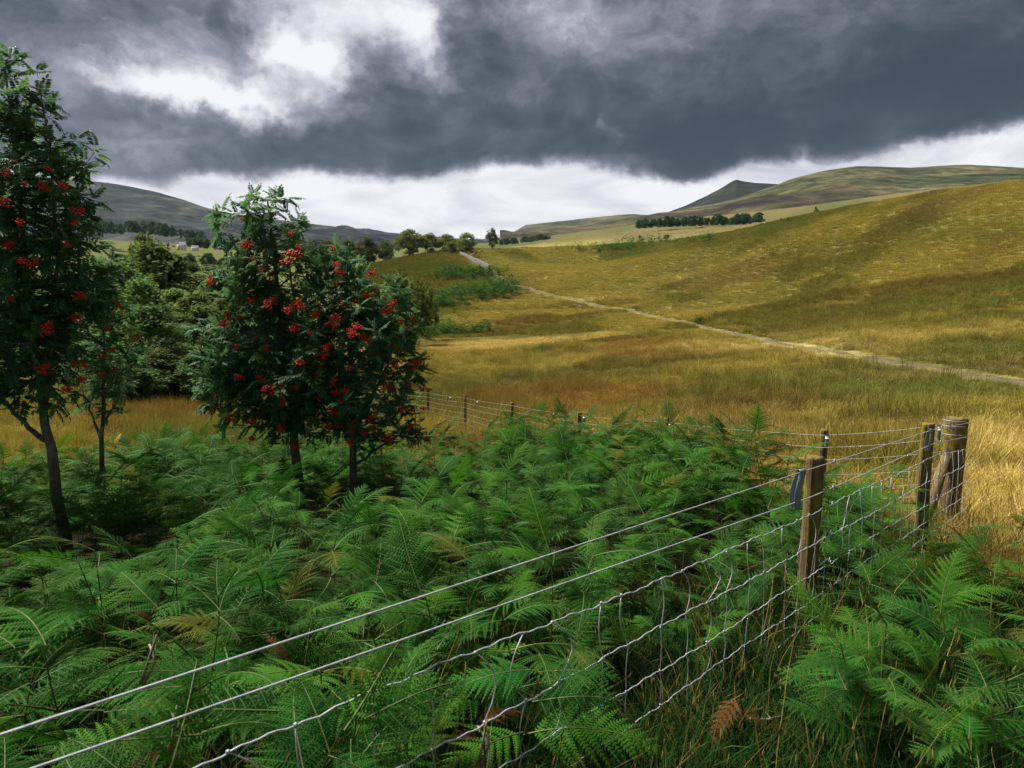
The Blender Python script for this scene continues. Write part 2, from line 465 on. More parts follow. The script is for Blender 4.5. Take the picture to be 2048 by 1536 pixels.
def cover(x, y):
    x = np.asarray(x, float); y = np.asarray(y, float); r = np.hypot(x, y)
    sc = 1 + r / 60.0
    n1 = fbm(x / (7 * sc), y / (3.2 * sc), 21, 5, .6); n2 = fbm(x / (5 * sc) + 40, y / (2.2 * sc), 33, 5, .6); n3 = fbm(x / (12 * sc), y / (4 * sc) + 7, 45, 4)
    c = GOLD + (OLIVE - GOLD) * smooth(.38, .62, n1)[..., None]
    c = c + (RUSH - c) * (smooth(.54, .72, n2) * (.7 - .3 * smooth(70, 140, r)))[..., None]
    c = c + (STRAW - c) * (smooth(.56, .72, n3) * (.5 - .25 * smooth(70, 140, r)))[..., None]
    c = c + (GREEN - c) * (smooth(.57, .72, fbm(x / (9 * sc) - 30, y / (3 * sc), 57, 4)) * .6)[..., None]
    c = c + (HEATH - c) * (smooth(.64, .74, fbm(x / (6 * sc) + 90, y / (2 * sc), 63, 4)) * .38)[..., None]
    nj = fbm(x / (2.5 * sc), y / (1.2 * sc), 71, 4, .6)
    for (cx, cy), rx, ry, pc, w in PATCH:
        d = math.hypot(cx, cy); ux, uy = cx / d, cy / d           # along the line of sight and across it
        al = (x - cx) * ux + (y - cy) * uy; ac = (x - cx) * uy - (y - cy) * ux
        q = np.sqrt((al / ry) ** 2 + (ac / rx) ** 2) + (nj - .5) * 1.5
        c = c + (pc - c) * ((1 - smooth(.55, 1.25, q)) * w)[..., None]
    far = smooth(390, 520, r)[..., None]
    fc = np.array((.095, .105, .034)) + (np.array((.16, .13, .05)) - np.array((.095, .105, .034))) * smooth(.4, .65, n1)[..., None]
    c = c + (fc - c) * far
    left = (1 - smooth(-60, -5, x))[..., None] * smooth(40, 80, r)[..., None]
    c = c + (np.array((.11, .125, .03)) - c) * left * .7
    return c
# beds of bracken: litter-brown soil under the fronds
FENCE_X = lambda y: y - 2.22                      # the near fence runs at 45 degrees past the camera
FAR_X = lambda y: 3.8 - (y - 6.0) * .4            # the far fence
def in_bed(x, y):
    return (x < FENCE_X(y) - .12) & (x < FAR_X(y) - .1) & (y < 13.2 + .6 * np.sin(x * .9) + np.where(x < -2, .4, 0)) & (y > -1)

n_ph = len(PH)
Vt = np.stack([XX, YY, Z], -1).reshape(-1, 3)
i = np.arange(n_ph - 1)[:, None]; j = np.arange(NR - 1)[None]
Q = np.stack([i * NR + j, i * NR + j + 1, (i + 1) * NR + j + 1, (i + 1) * NR + j], -1).reshape(-1, 4)
cg = cover(XX, YY).reshape(-1, 3)
x_, y_ = XX.ravel(), YY.ravel(); r_ = np.hypot(x_, y_)
soil = np.array((.026, .022, .010)); turf = np.array((.060, .075, .016))
bed = in_bed(x_, y_) & (r_ < 25)
cg[bed] = soil
near = (1 - smooth(4.5, 8, r_)) * (~bed)
cg = cg + (turf * .7 - cg) * near[:, None]
cg *= (1 - .30 * (1 - smooth(330, 450, r_)))[:, None]     # thatch and soil between the tussocks

def mat_ground():
    m, b, out = mat('moor_ground')
    c = attr(b, 'Col').outputs['Color']
    g = b.node('ShaderNodeNewGeometry'); P = g.outputs['Position']
    s = b.node('ShaderNodeVectorMath', operation='MULTIPLY'); b.put(s.inputs[0], P); s.inputs[1].default_value = (1, 1.6, .6)
    n1 = b.noise(s.outputs[0], 1.1, 6, .7).outputs[0]; n2 = b.noise(s.outputs[0], .16, 6, .62).outputs[0]; n3 = b.noise(s.outputs[0], 6.0, 3, .6).outputs[0]
    k = b.add(b.mul(b.mr(n1, .3, .7, .62, 1.3), b.mr(n2, .3, .7, .74, 1.22)), b.mul(b.sub(n3, .5), .4))
    kc = b.node('ShaderNodeCombineColor'); [b.put(kc.inputs[q], k) for q in range(3)]
    c = b.mix(1.0, c, kc.outputs[0], 'MULTIPLY')
    c = b.mix(b.mr(b.noise(s.outputs[0], .35, 5, .65).outputs[0], .58, .72, 0, .45), c, (.13, .085, .032, 1))
    c = b.mix(b.mr(b.noise(s.outputs[0], .5, 5, .65, .3).outputs[0], .60, .74, 0, .4), c, (.11, .13, .02, 1))
    p = principled(b, c, .95, .05, bump(b, b.add(n1, b.mul(n2, 4.0)), .9, .35))
    b.l.new(p.outputs[0], out.inputs[0]); return m
M_GROUND = mat_ground()
ground = link('ground', make_mesh('ground', Vt, [Q], [M_GROUND], [0], cg, True))
tag(ground, 'golden and olive moorland ground rising to the hillside', 'moorland', kind='structure')

# path: gravel strip lying on the ground
def mat_path():
    m, b, out = mat('path_gravel')
    P = b.node('ShaderNodeNewGeometry').outputs['Position']
    n = b.noise(P, 3.0, 6, .7).outputs[0]; n2 = b.noise(P, .5, 4, .6).outputs[0]
    c = b.ramp(n, [(.3, (.070, .052, .034)), (.55, (.135, .108, .072)), (.75, (.20, .165, .115))])
    c = b.mix(b.mr(n2, .48, .62, 0, .9), c, (.20, .165, .045, 1))
    p = principled(b, c, .95, .1, bump(b, n, .8, .05)); b.l.new(p.outputs[0], out.inputs[0]); return m
tg = np.gradient(PATH, axis=0); tg /= np.linalg.norm(tg, axis=1)[:, None]
nr = np.stack([tg[:, 1], -tg[:, 0]], 1)
rp = np.hypot(PATH[:, 0], PATH[:, 1])
offs = np.array([-1, -.8, -.35, 0, .35, .8, 1.0])
wid = (.40 + .0007 * np.minimum(rp, 150)) * (.9 + .35 * (fbm(sfine / 3.0, sfine * 0, 5, 3) - .5))
PV = []
for o_ in offs:
    q = PATH + nr * (o_ * wid)[:, None]
    lift = (.02 + .0010 * rp) * (1 if abs(o_) < .99 else -2.5) - .4 * (1 - PATH_VIS)
    PV.append(np.column_stack([q, height(q[:, 0], q[:, 1]) + lift]))
PV = np.stack(PV, 1).reshape(-1, 3)
i = np.arange(len(PATH) - 1)[:, None]; j = np.arange(len(offs) - 1)[None]; k = len(offs)
PQ = np.stack([i * k + j, i * k + j + 1, (i + 1) * k + j + 1, (i + 1) * k + j], -1).reshape(-1, 4)
path = link('path', make_mesh('path', PV, [PQ], [mat_path()], [0], None, True))
tag(path, 'narrow gravel path winding up across the moor', 'path', kind='structure')

# ------------------------------------------------------------------ fells behind
def mat_fell(name, cols, sc):
    m, b, out = mat(name)
    P = b.node('ShaderNodeNewGeometry').outputs['Position']
    s = b.node('ShaderNodeVectorMath', operation='MULTIPLY'); b.put(s.inputs[0], P); s.inputs[1].default_value = (1, .6, 3.2)
    n1 = b.noise(s.outputs[0], .004 * sc, 8, .62, .4).outputs[0]; n2 = b.noise(s.outputs[0], .0012 * sc, 6, .6, .5).outputs[0]; n3 = b.noise(s.outputs[0], .02 * sc, 6, .65).outputs[0]
    c = b.ramp(n1, [(.36, cols[0]), (.46, cols[1]), (.55, cols[2]), (.66, cols[3])])
    c = b.mix(b.mr(n2, .48, .66, 0, .75), c, (*cols[4], 1))
    k = b.mr(n3, .3, .7, .35, 1.6); kc = b.node('ShaderNodeCombineColor'); [b.put(kc.inputs[q], k) for q in range(3)]
    c = b.mix(1.0, c, kc.outputs[0], 'MULTIPLY')
    p = principled(b, c, .95, .03, bump(b, b.add(n1, b.mul(n3, .25)), .6, 30)); b.l.new(p.outputs[0], out.inputs[0]); return m
def fell(name, label, crest, Rb, Rc, base, mt, seed, gully=14, prof=1.15, back=.35):
    """a hill as a landform: foot at Rb, crest line at Rc, then falling away behind"""
    cx = np.array([q[0] for q in crest], float); cy = np.array([q[1] for q in crest], float)
    bx = np.array([q[0] for q in base], float); by = np.array([q[1] for q in base], float)
    U = np.linspace(cx[0], cx[-1], 260)
    k = np.exp(-np.linspace(-2, 2, 7) ** 2); k /= k.sum()
    tc = np.array([T(v) for v in np.convolve(np.pad(np.interp(U, cx, cy), 3, mode='edge'), k, mode='valid')]); tb = np.array([T(v) for v in np.interp(U, bx, by)])
    Vv = np.concatenate([np.linspace(0, 1, 60), 1 + np.linspace(.02, 1, 18)])
    a = (U - 1024) / F
    G = []
    for v in Vv:
        if v <= 1:
            Y = Rb + (Rc - Rb) * v; z = tb * Rb + (tc * Rc - tb * Rb) * v ** prof
            env = math.sin(math.pi * min(v, 1)) ** 1.2
        else:
            w = v - 1; Y = Rc * (1 + .35 * w); z = tc * Rc - (back * Rc * .35 * w) * (.4 + .6 * w); env = 0
        x = a * Y
        g = (fbm(x / 170, v * 3.0 + 0 * x, seed, 5, .55) - .5) * 2
        G.append(np.column_stack([x, Y + 0 * x, ZC + z + env * gully * g + 2.0 * (fbm(x / 40, 0 * x + v * 5, seed + 9, 3) - .5)]))
    G = np.stack(G, 1); nu, nv = len(U), len(Vv)
    i = np.arange(nu - 1)[:, None]; j = np.arange(nv - 1)[None]
    Q = np.stack([i * nv + j, (i + 1) * nv + j, (i + 1) * nv + j + 1, i * nv + j + 1], -1).reshape(-1, 4)
    o = link(name, make_mesh(name, G.reshape(-1, 3), [Q], [mt], [0], None, True))
    tag(o, label, 'hill', kind='structure')
    return o
olive_cols = [(.026, .034, .014), (.050, .056, .022), (.090, .080, .036), (.14, .115, .06), (.030, .019, .020)]  # fell colours are darkened: cloud shadow over the hills is painted in
hazed_slate_cols = [(.014, .020, .026), (.026, .034, .034), (.048, .052, .044), (.082, .078, .066), (.018, .019, .036)]  # extra blue here paints in distance haze that the thin air lacks
shaded_crag_cols = [(.006, .009, .008), (.012, .015, .010), (.020, .022, .013), (.030, .027, .02), (.009, .009, .011)]  # darker still: the peak's shaded face is put into its colour
M_OL, M_SL, M_CR = mat_fell('fell_olive', olive_cols, 1.3), mat_fell('fell_slate_hazed', hazed_slate_cols, 1.0), mat_fell('fell_crag_shaded', shaded_crag_cols, 1.0)
fell('hill', 'broad slate-green fell with a long flat top behind the rowans',
     [(-1300, 330), (-600, 335), (-100, 345), (100, 353), (160, 358), (205, 362), (270, 371), (330, 384), (380, 399), (425, 416), (480, 428), (560, 439), (640, 449), (700, 456), (790, 466), (880, 474), (980, 482)],
     1450, 2700, [(-1300, 560), (0, 520), (300, 512), (600, 520), (1000, 505)], M_SL, 3, 52, 1.05)
fell('hill', 'far low fell with a small scarp beyond the lone tree',
     [(930, 500), (985, 486), (1010, 474), (1040, 456), (1050, 450), (1130, 441), (1230, 430), (1262, 428), (1300, 431), (1500, 440)],
     1700, 4000, [(930, 512), (1500, 470)], M_OL, 8, 30, 1.1)
fell('hill', 'dark pointed fell with a steep shoulder on the skyline',
     [(1290, 440), (1330, 424), (1365, 411), (1400, 394), (1430, 378), (1452, 364), (1462, 359), (1472, 362), (1500, 366), (1545, 368), (1600, 362), (1800, 372)],
     1750, 3000, [(1290, 452), (1365, 438), (1460, 430), (1800, 420)], M_CR, 12, 16, 1.3)
fell('hill', 'rounded grassy fell filling the skyline above the golden slope',
     [(1000, 478), (1120, 466), (1250, 438), (1360, 418), (1420, 408), (1480, 392), (1545, 368), (1580, 354), (1640, 340), (1700, 332), (1750, 333), (1800, 335), (1850, 332), (1905, 329), (1960, 331), (2048, 338), (2300, 350), (3000, 370)],
     1150, 2100, [(1000, 486), (1250, 470), (1500, 440), (1800, 420), (2100, 400), (3000, 400)], M_OL, 17, 30, 1.0)
fell('hill', 'pale blue hill closing the far end of the valley', [(820, 482), (900, 480), (960, 478), (1000, 477), (1080, 482)], 3800, 5200, [(820, 500), (1080, 500)], M_SL, 23, 10)
# ------------------------------------------------------------------ materials for plants
def objrand(b): return b.node('ShaderNodeObjectInfo').outputs['Random']
def col_hsv(b, c, h=.5, s=1.0, v=1.0):
    n = b.node('ShaderNodeHueSaturation'); b.put(n.inputs['Hue'], h); b.put(n.inputs['Saturation'], s); b.put(n.inputs['Value'], v); b.put(n.inputs['Color'], c); return n.outputs[0]
def bracken_col(b):
    c = attr(b, 'Col').outputs['Color']
    r = objrand(b); r2 = b.m('FRACT', b.mul(r, 17.31)); 
    c = col_hsv(b, c, b.mr(r2, 0, 1, .462, .505, False), 1.0, b.mr(r, 0, 1, .36, 1.5, False))
    young = b.mr(r2, .70, .95)
    c = b.mix(b.mul(young, .75), c, (.065, .21, .008, 1))
    r3 = b.m('FRACT', b.mul(r, 53.7))
    c = b.mix(b.mr(r3, .955, .985, 0, .7), c, (.150, .120, .018, 1))
    return c
M_FROND = leaf_mat('bracken_green', bracken_col, .32, .75, .02)
def stalk_col(b):
    return b.mix(objrand(b), (.085, .135, .024, 1), (.125, .120, .028, 1))
M_STALK = leaf_mat('bracken_stalk', stalk_col, .1, .5, .3)
M_RIB = leaf_mat('bracken_rib', lambda b: b.mix(objrand(b), (.060, .135, .030, 1), (.085, .125, .028, 1)), .2, .6, .1)
def dead_col(b):
    return b.mix(objrand(b), (.16, .055, .016, 1), (.10, .045, .02, 1))
M_DEAD = leaf_mat('bracken_dead', dead_col, .2, .7, .1)
def yellow_col(b):
    return b.mix(objrand(b), (.55, .36, .02, 1), (.50, .24, .015, 1))
M_YELL = leaf_mat('bracken_yellow', yellow_col, .3, .5, .2)

def frond_mesh(name, seed, L=.54, npair=14, mats=None, droop=.32, wid=.42):
    """arching frond along +Y: rachis, comb of pinnae, each pinna a comb of small pinnules"""
    rs = np.random.default_rng(seed)
    mb = MB()
    def rach(s):
        s = np.asarray(s, float)
        return np.stack([.03 * L * np.sin(s * 3 + seed), L * (s - .10 * s ** 3), L * (.10 * s - droop * s ** 2.2)], -1)
    S = np.linspace(0, 1, 9)
    V, fs = tube(rach(S), 0.0036 * (1 - .8 * S) + .0006, 4, False)
    mb.add(V, fs, 1, (.2, .19, .04))
    for k in range(npair):
        s = .10 + .885 * (k / (npair - 1)) ** .92
        p0 = rach(s); t = rach(s + .01) - rach(s - .01); t /= np.linalg.norm(t)
        prof = (1 - s) ** .78 * (.55 + .45 * min(1, s / .22)) + .035
        up = np.array([0, 0, 1.0]) - t * t[2]; up /= np.linalg.norm(up)
        side = np.cross(t, up)
        for sg in (-1, 1):
            ln = L * wid * prof * rs.uniform(.86, 1.12)
            ang = math.radians(66 - 22 * s + rs.normal(0, 4))
            d = side * sg * math.sin(ang) + t * math.cos(ang) + up * rs.uniform(-.05, .16)
            d /= np.linalg.norm(d)
            nq = max(4, int(ln / .0105))
            q = np.linspace(0, 1, nq + 1)
            C = p0 + d * (q * ln)[:, None] - np.outer(q ** 2, up) * ln * rs.uniform(.16, .34) + np.outer(q ** 2, t) * ln * .10
            pd = np.gradient(C, axis=0); pd /= np.linalg.norm(pd, axis=1)[:, None]
            pn = up - pd * (pd @ up)[:, None]; pn /= np.linalg.norm(pn, axis=1)[:, None]
            ps = np.cross(pd, pn)
            tone = rs.uniform(.85, 1.15)
            g0, g1 = np.array((.005, .060, .021)) * tone, np.array((.029, .165, .014)) * tone  # base green darkened, putting the shade deep in the bed into its colour
            hl = .0150 * L / .40 * (1.04 - q ** 1.6) * min(1.0, .45 + prof)
            step = ln / nq
            VV, FF, CC = [], [], []
            for sd2 in (-1, 1):
                a = C + pd * (-.40 * step); e = C + pd * (.42 * step)
                tip = C + ps * (sd2 * hl)[:, None] + pd * (step * .75) - pn * (.10 * hl)[:, None]
                tip2 = C + ps * (sd2 * hl * .80)[:, None] + pd * (step * .18) - pn * (.04 * hl)[:, None]
                n0 = len(VV) * 0
                blk = np.stack([a, e, tip, tip2], 1).reshape(-1, 4, 3)
                off = sum(len(x) for x in VV)
                VV.append(blk.reshape(-1, 3)); FF.append(np.arange(len(blk) * 4).reshape(-1, 4) + off)
                cc = np.empty((len(blk), 4, 3)); mixq = (q * .5 + s * .45)[:, None]
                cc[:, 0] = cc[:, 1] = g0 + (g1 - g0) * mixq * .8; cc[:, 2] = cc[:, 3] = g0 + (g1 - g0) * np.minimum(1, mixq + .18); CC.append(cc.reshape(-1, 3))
            mb.add(np.concatenate(VV), np.concatenate(FF), 0, np.concatenate(CC))
            # midrib
            Vr = np.concatenate([C + ps * .0009 + pn * .0006, C - ps * .0009 + pn * .0006]); m_ = len(C)
            Fr = np.stack([np.arange(m_ - 1), np.arange(m_ - 1) + m_, np.arange(1, m_) + m_, np.arange(1, m_)], -1)
            mb.add(Vr, Fr, 2 if mats is None else 1, (.055, .12, .03))
    return mb.mesh(name, mats or [M_FROND, M_STALK, M_RIB])
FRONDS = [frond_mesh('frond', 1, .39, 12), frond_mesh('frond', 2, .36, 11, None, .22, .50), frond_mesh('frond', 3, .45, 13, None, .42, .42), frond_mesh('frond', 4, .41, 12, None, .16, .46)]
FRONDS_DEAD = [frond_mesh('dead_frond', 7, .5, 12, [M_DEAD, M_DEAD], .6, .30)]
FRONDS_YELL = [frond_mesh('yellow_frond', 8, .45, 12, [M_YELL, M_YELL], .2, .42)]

def stem_mesh(seed, h):
    rs = np.random.default_rng(seed)
    s = np.linspace(0, 1, 7)
    P = np.stack([.07 * np.sin(s * 2 + seed) * s, .10 * s ** 2 * h, h * s], -1)
    mb = MB(); V, fs = tube(P, .0050 * (1 - .5 * s), 5, False); mb.add(V, fs, 0, (.2, .19, .04))
    return mb.mesh('stem', [M_STALK]), P
PLANTS = []      # (stem mesh, [(frond mesh, local matrix)])
for k in range(7):
    rs = np.random.default_rng(100 + k)
    h = rs.uniform(.62, .80)
    sm, P = stem_mesh(100 + k, h)
    fr = []
    def put(zf, az, elev, sc, roll=0):
        q = np.array([np.interp(zf, np.linspace(0, 1, 7), P[:, c]) for c in range(3)])
        M = Matrix.Translation(q) @ Matrix.Rotation(az, 4, 'Z') @ Matrix.Rotation(elev, 4, 'X') @ Matrix.Rotation(roll, 4, 'Y') @ Matrix.Scale(sc, 4)
        fr.append((FRONDS[rs.integers(0, 4)], M))
    for zf, sc in ((.50, 1.12), (.72, 1.0), (.90, .74)):
        tw = rs.normal(0, .18)
        for sg in (-1, 1):
            put(zf, sg * rs.uniform(1.05, 1.5) + tw, rs.uniform(.0, .55), sc * rs.uniform(.85, 1.15), rs.normal(0, .25))
    put(1.0, rs.normal(0, .15), rs.uniform(.35, .85), rs.uniform(.8, 1.0), rs.normal(0, .2))
    PLANTS.append((sm, fr))
def mesh_arrays(me):
    V = np.empty(len(me.vertices) * 3, np.float32); me.vertices.foreach_get('co', V)
    C = np.empty(len(me.vertices) * 4, np.float32); me.attributes['Col'].data.foreach_get('color', C)
    Lv = np.empty(len(me.loops), np.int32); me.loops.foreach_get('vertex_index', Lv)
    mi = np.empty(len(me.polygons), np.int32); me.polygons.foreach_get('material_index', mi)
    return V.reshape(-1, 3), C.reshape(-1, 4)[:, :3], Lv.reshape(-1, 4), mi
def joined_plant(k, dead=None):
    sm, fr = PLANTS[k]; mb = MB()
    for me, M in [(sm, Matrix.Identity(4))] + fr:
        V, C, Q, mi = mesh_arrays(me)
        A = np.array(M); V = V @ A[:3, :3].T + A[:3, 3]
        if me is sm: mb.add(V, Q, 1, C)
        else:
            n0 = mb.n; mb.v.append(V); mb.c.append(C); mb.n += len(V)
            for q in (0, 1, 2): mb.f.append(Q[mi == q] + n0); mb.mi.append(q)
    return mb.mesh('bracken', [M_FROND, M_STALK, M_RIB])
PLANT_JOIN = [joined_plant(k) for k in range(len(PLANTS))]

# ------------------------------------------------------------------ where the bracken stands
def poisson(n, fx, mind, seed):
    rs = np.random.default_rng(seed); pts = []; cell = {}
    for _ in range(n):
        p = fx(rs)
        if p is None: continue
        c = (int(p[0] // mind), int(p[1] // mind)); ok = True
        for a in (-1, 0, 1):
            for b_ in (-1, 0, 1):
                for q in cell.get((c[0] + a, c[1] + b_), ()):
                    if (q[0] - p[0]) ** 2 + (q[1] - p[1]) ** 2 < mind * mind: ok = False
        if ok: cell.setdefault(c, []).append(p); pts.append(p)
    return np.array(pts)
def bed_pt(rs):
    y = rs.uniform(1.2, 13.9); x = rs.uniform(-.80 * y - .8, min(y - 2.4, 4.0))
    if not bool(in_bed(np.array(x), np.array(y))): return None
    if y < 4.0 and x > FENCE_X(y) - rs.uniform(.25, .5): return None
    if vnoise(np.array(x * 1.1 + 5), np.array(y * 1.1), 91) < .20 and y < 10: return None
    px = 1024 + x / y * F
    if y < 3.4 and px > 1120 and rs.random() < .60: return None              # grassy gap below the fence
    if y < 1.9 and rs.random() < .3: return None
    return (x, y)
bp = poisson(16000, bed_pt, .245, 5)
def right_pt(rs):                                                            # bracken on the path side of the fence
    y = rs.uniform(2.3, 5.2); px = rs.uniform(1640, 2250); x = (px - 1024) / F * y
    if x < FENCE_X(y) + .22: return None
    if y > 4.3 and px > 1930: return None
    if px < 1720 and y < 4.1: return None
    return (x, y)
rp_ = poisson(500, right_pt, .29, 6)
bp = np.concatenate([bp, rp_, np.array([[1.42, 2.75], [2.9, 6.1], [1.62, 2.25], [3.45, 6.7]])])
bd = np.hypot(bp[:, 0], bp[:, 1])
order = np.argsort(bd); bp = bp[order]; bd = bd[order]
bz = height(bp[:, 0], bp[:, 1])
brs = np.random.default_rng(77)
bscale = brs.uniform(.72, 1.06, len(bp)) * (.62 + .80 * smooth(.25, .75, fbm(bp[:, 0] / .85, bp[:, 1] / .85, 19, 2)) * .85)
pxb = 1024 + bp[:, 0] / bp[:, 1] * F
bscale *= 1 + .22 * smooth(7.5, 10.5, bp[:, 1])
bscale *= 1 + .30 * np.exp(-((pxb - 1480) / 170) ** 2) * smooth(5.5, 7.2, bp[:, 1]) - .10 * (1 - smooth(2.5, 4, bd))
bscale *= 1 - .32 * np.exp(-((pxb - 650) / 150) ** 4) * smooth(5.0, 6.2, bp[:, 1]) * (1 - smooth(8.4, 8.9, bp[:, 1]))
bscale = np.minimum(bscale, np.where(bp[:, 1] > 6, 1.2, 1.0)); bscale *= np.where(bp[:, 0] > FENCE_X(bp[:, 1]), .82, 1)
brot = brs.uniform(0, 6.283, len(bp)); bkind = brs.integers(0, len(PLANTS), len(bp))
btilt = brs.normal(0, .16, (len(bp), 2))
NIND = min(300, len(bp))
def bracken_label(x, y, right):
    if right: return 'green bracken fern growing on the path side of the wire fence'
    px = 1024 + x / y * F
    if y < 3.2: return 'green bracken fern close behind the lower strands of the wire fence'
    if px < 480: return 'green bracken fern in the bed in front of the two far left rowan trunks'
    if px < 1000: return 'green bracken fern in the bed below the paired berry rowans'
    return 'green bracken fern in the open bed behind the front fence post'
for n in range(NIND):
    x, y = bp[n]; k = int(bkind[n]); sm, fr = PLANTS[k]
    right = bool(x > FENCE_X(y))
    e = empty('bracken_fern', (x, y, bz[n] - .03), brot[n], float(bscale[n]))
    e.rotation_euler = (btilt[n, 0], btilt[n, 1], brot[n])
    lab = bracken_label(x, y, right)
    tag(e, lab, 'fern', 'bracken ferns: ' + lab.split('fern ')[1])
    link('stem', sm, e)
    for me, M in fr: link('frond', me, e, M)
rest = np.arange(NIND, len(bp))
rot = np.column_stack([btilt[rest], brot[rest]])
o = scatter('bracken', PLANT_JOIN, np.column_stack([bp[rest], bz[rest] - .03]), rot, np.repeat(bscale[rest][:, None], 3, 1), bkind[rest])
tag(o, 'dense dark green bracken filling the bed back to the far fence', 'bracken', kind='stuff')

# bracken on the slope beside the far wall and path
fz = []
frs = np.random.default_rng(31)
for (px, py, rx, ry, n) in [(935, 553, 62, 8, 190), (960, 590, 72, 9, 240), (1000, 577, 30, 9, 90), (880, 612, 60, 7, 130), (880, 668, 100, 7, 140), (1210, 502, 90, 4, 90), (1290, 488, 50, 4, 60),
                        (1400, 484, 30, 3, 30), (380, 735, 70, 24, 160), (230, 740, 60, 30, 120)]:
    for _ in range(n):
        a, r = frs.uniform(0, 6.283), math.sqrt(frs.random())
        fz.append(hit(px + rx * r * math.cos(a), py + ry * r * math.sin(a)))
fz = np.array(fz); rr = np.hypot(fz[:, 0], fz[:, 1])
fz[:, :2] += frs.normal(0, 1, (len(fz), 2)) * (rr * .012)[:, None]
fz[:, 2] = height(fz[:, 0], fz[:, 1]) - .1
fs_ = frs.uniform(1.2, 2.1, len(fz)) * (1 + rr / 260)
o = scatter('bracken_bank', PLANT_JOIN, fz, np.column_stack([np.zeros((len(fz), 2)), frs.uniform(0, 6.28, len(fz))]), np.column_stack([fs_ * 1.2, fs_ * 1.2, fs_]), frs.integers(0, 7, len(fz)))
tag(o, 'patches of green bracken on the slope beside the far path', 'bracken', kind='stuff')

# dead and yellowing fronds
def lone_frond(px, py, Y, me, label, sc, az, el, name='bracken_frond'):
    p = pt(px, py, Y); z0 = float(height(p.x, p.y))
    e = empty(name, (p.x, p.y, z0)); h = max(p.z - z0, .12)
    mb = MB(); s = np.linspace(0, 1, 5); V, fs = tube(np.stack([.02 * np.sin(s * 3), 0 * s, h * s], -1), .004, 5, False); mb.add(V, fs, 0, (.2, .19, .04))
    mb.build('stem', me.materials[1], e)
    for k, da in enumerate((0, 2.2, -2.1)):
        link('frond', me, e, Matrix.Translation((0, 0, h * (1 - .15 * k))) @ Matrix.Rotation(az + da, 4, 'Z') @ Matrix.Rotation(el, 4, 'X') @ Matrix.Scale(sc * (1 - .15 * k), 4))
    tag(e, label, 'fern')
lone_frond(1182, 832, 12.6, FRONDS_YELL[0], 'orange-yellow bracken frond beside a far fence post above the green bed', .5, 1.2, .5)
lone_frond(228, 888, 11.2, FRONDS_YELL[0], 'bright yellow frond beside the thin rowan trunk', .5, -.4, .9)
lone_frond(572, 1345, 2.35, FRONDS_DEAD[0], 'rust brown dead frond standing behind the two plain top wires', .32, 1.0, 1.3)
lone_frond(1480, 1400, 2.75, FRONDS_DEAD[0], 'brown withered frond hanging in the netting before the front post', .55, 2.2, -.3)
lone_frond(1325, 826, 10.8, FRONDS_YELL[0], 'small yellowish frond tip rising behind the far fence wire', .4, 0.4, .9)
lone_frond(250, 1180, 3.9, FRONDS_DEAD[0], 'brown dead frond low among the ferns below the far left rowan', .6, .4, .1)
lone_frond(330, 1500, 1.95, FRONDS_DEAD[0], 'brown dead frond under the lowest left wires', .45, 2.4, .0)
lone_frond(1600, 1480, 2.7, FRONDS_DEAD[0], 'brown dead frond in the grass at the foot of the netting', .5, .9, .2)
lone_frond(960, 1440, 2.2, FRONDS_DEAD[0], 'brown dead frond behind the netting among dry stems', .5, -.9, .1)

# ------------------------------------------------------------------ grass and rushes
def grass_mat(name, base=None):
    def cf(b):
        ic = attr(b, 'icol', 'INSTANCER').outputs['Color']
        vc = attr(b, 'Col').outputs['Color']
        c = b.mix(1.0, ic, vc, 'MULTIPLY')
        r = objrand(b)
        return col_hsv(b, c, b.mr(r, 0, 1, .485, .515, False), 1.0, b.mr(r, 0, 1, .75, 1.25, False))
    return leaf_mat(name, cf, .25, .7, .08, .9)
M_GRASS = grass_mat('grass_blades')
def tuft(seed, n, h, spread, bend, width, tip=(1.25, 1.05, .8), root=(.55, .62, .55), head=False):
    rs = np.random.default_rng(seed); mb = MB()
    tip, root = np.array(tip), np.array(root)
    for _ in range(n):
        a = rs.uniform(0, 6.283); r0 = spread * math.sqrt(rs.random()) * .5
        hh = h * rs.uniform(.55, 1.1); lean = bend * rs.uniform(.2, 1.2); a2 = a + rs.normal(0, .7)
        s = np.array([0, .4, .75, 1.0])
        C = np.stack([math.cos(a) * r0 + math.cos(a2) * lean * hh * s ** 1.8, math.sin(a) * r0 + math.sin(a2) * lean * hh * s ** 1.8, hh * (s - .35 * min(lean, 1) * s ** 2.4)], -1)
        w = width * rs.uniform(.7, 1.3) * np.array([1, .9, .6, .08]); b2 = a2 + rs.uniform(.6, 2.4)
        sd = np.array([math.cos(b2), math.sin(b2), 0])
        V = np.concatenate([C - sd * w[:, None] * .5, C + sd * w[:, None] * .5])
        Fq = np.array([[0, 1, 5, 4], [1, 2, 6, 5], [2, 3, 7, 6]])
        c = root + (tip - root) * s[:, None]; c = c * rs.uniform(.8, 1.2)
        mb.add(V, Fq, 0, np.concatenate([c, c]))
        if head:
            p = C[-1]; q = np.array([[0, 0, -.03], [.0022, 0, 0], [0, .0022, 0], [-.0022, 0, 0], [0, -.0022, 0], [0, 0, .03]]) + p
            mb.add(q, np.array([[0, 2, 1], [0, 3, 2], [0, 4, 3], [0, 1, 4], [5, 1, 2], [5, 2, 3], [5, 3, 4], [5, 4, 1]]), 0, (1.0, .85, .65))
    return mb.mesh('tuft', [M_GRASS])
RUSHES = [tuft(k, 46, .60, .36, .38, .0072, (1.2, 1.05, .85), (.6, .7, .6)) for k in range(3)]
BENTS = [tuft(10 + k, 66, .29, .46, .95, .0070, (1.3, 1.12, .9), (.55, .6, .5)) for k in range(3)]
TURF = [tuft(20 + k, 60, .22, .42, .7, .006) for k in range(2)]
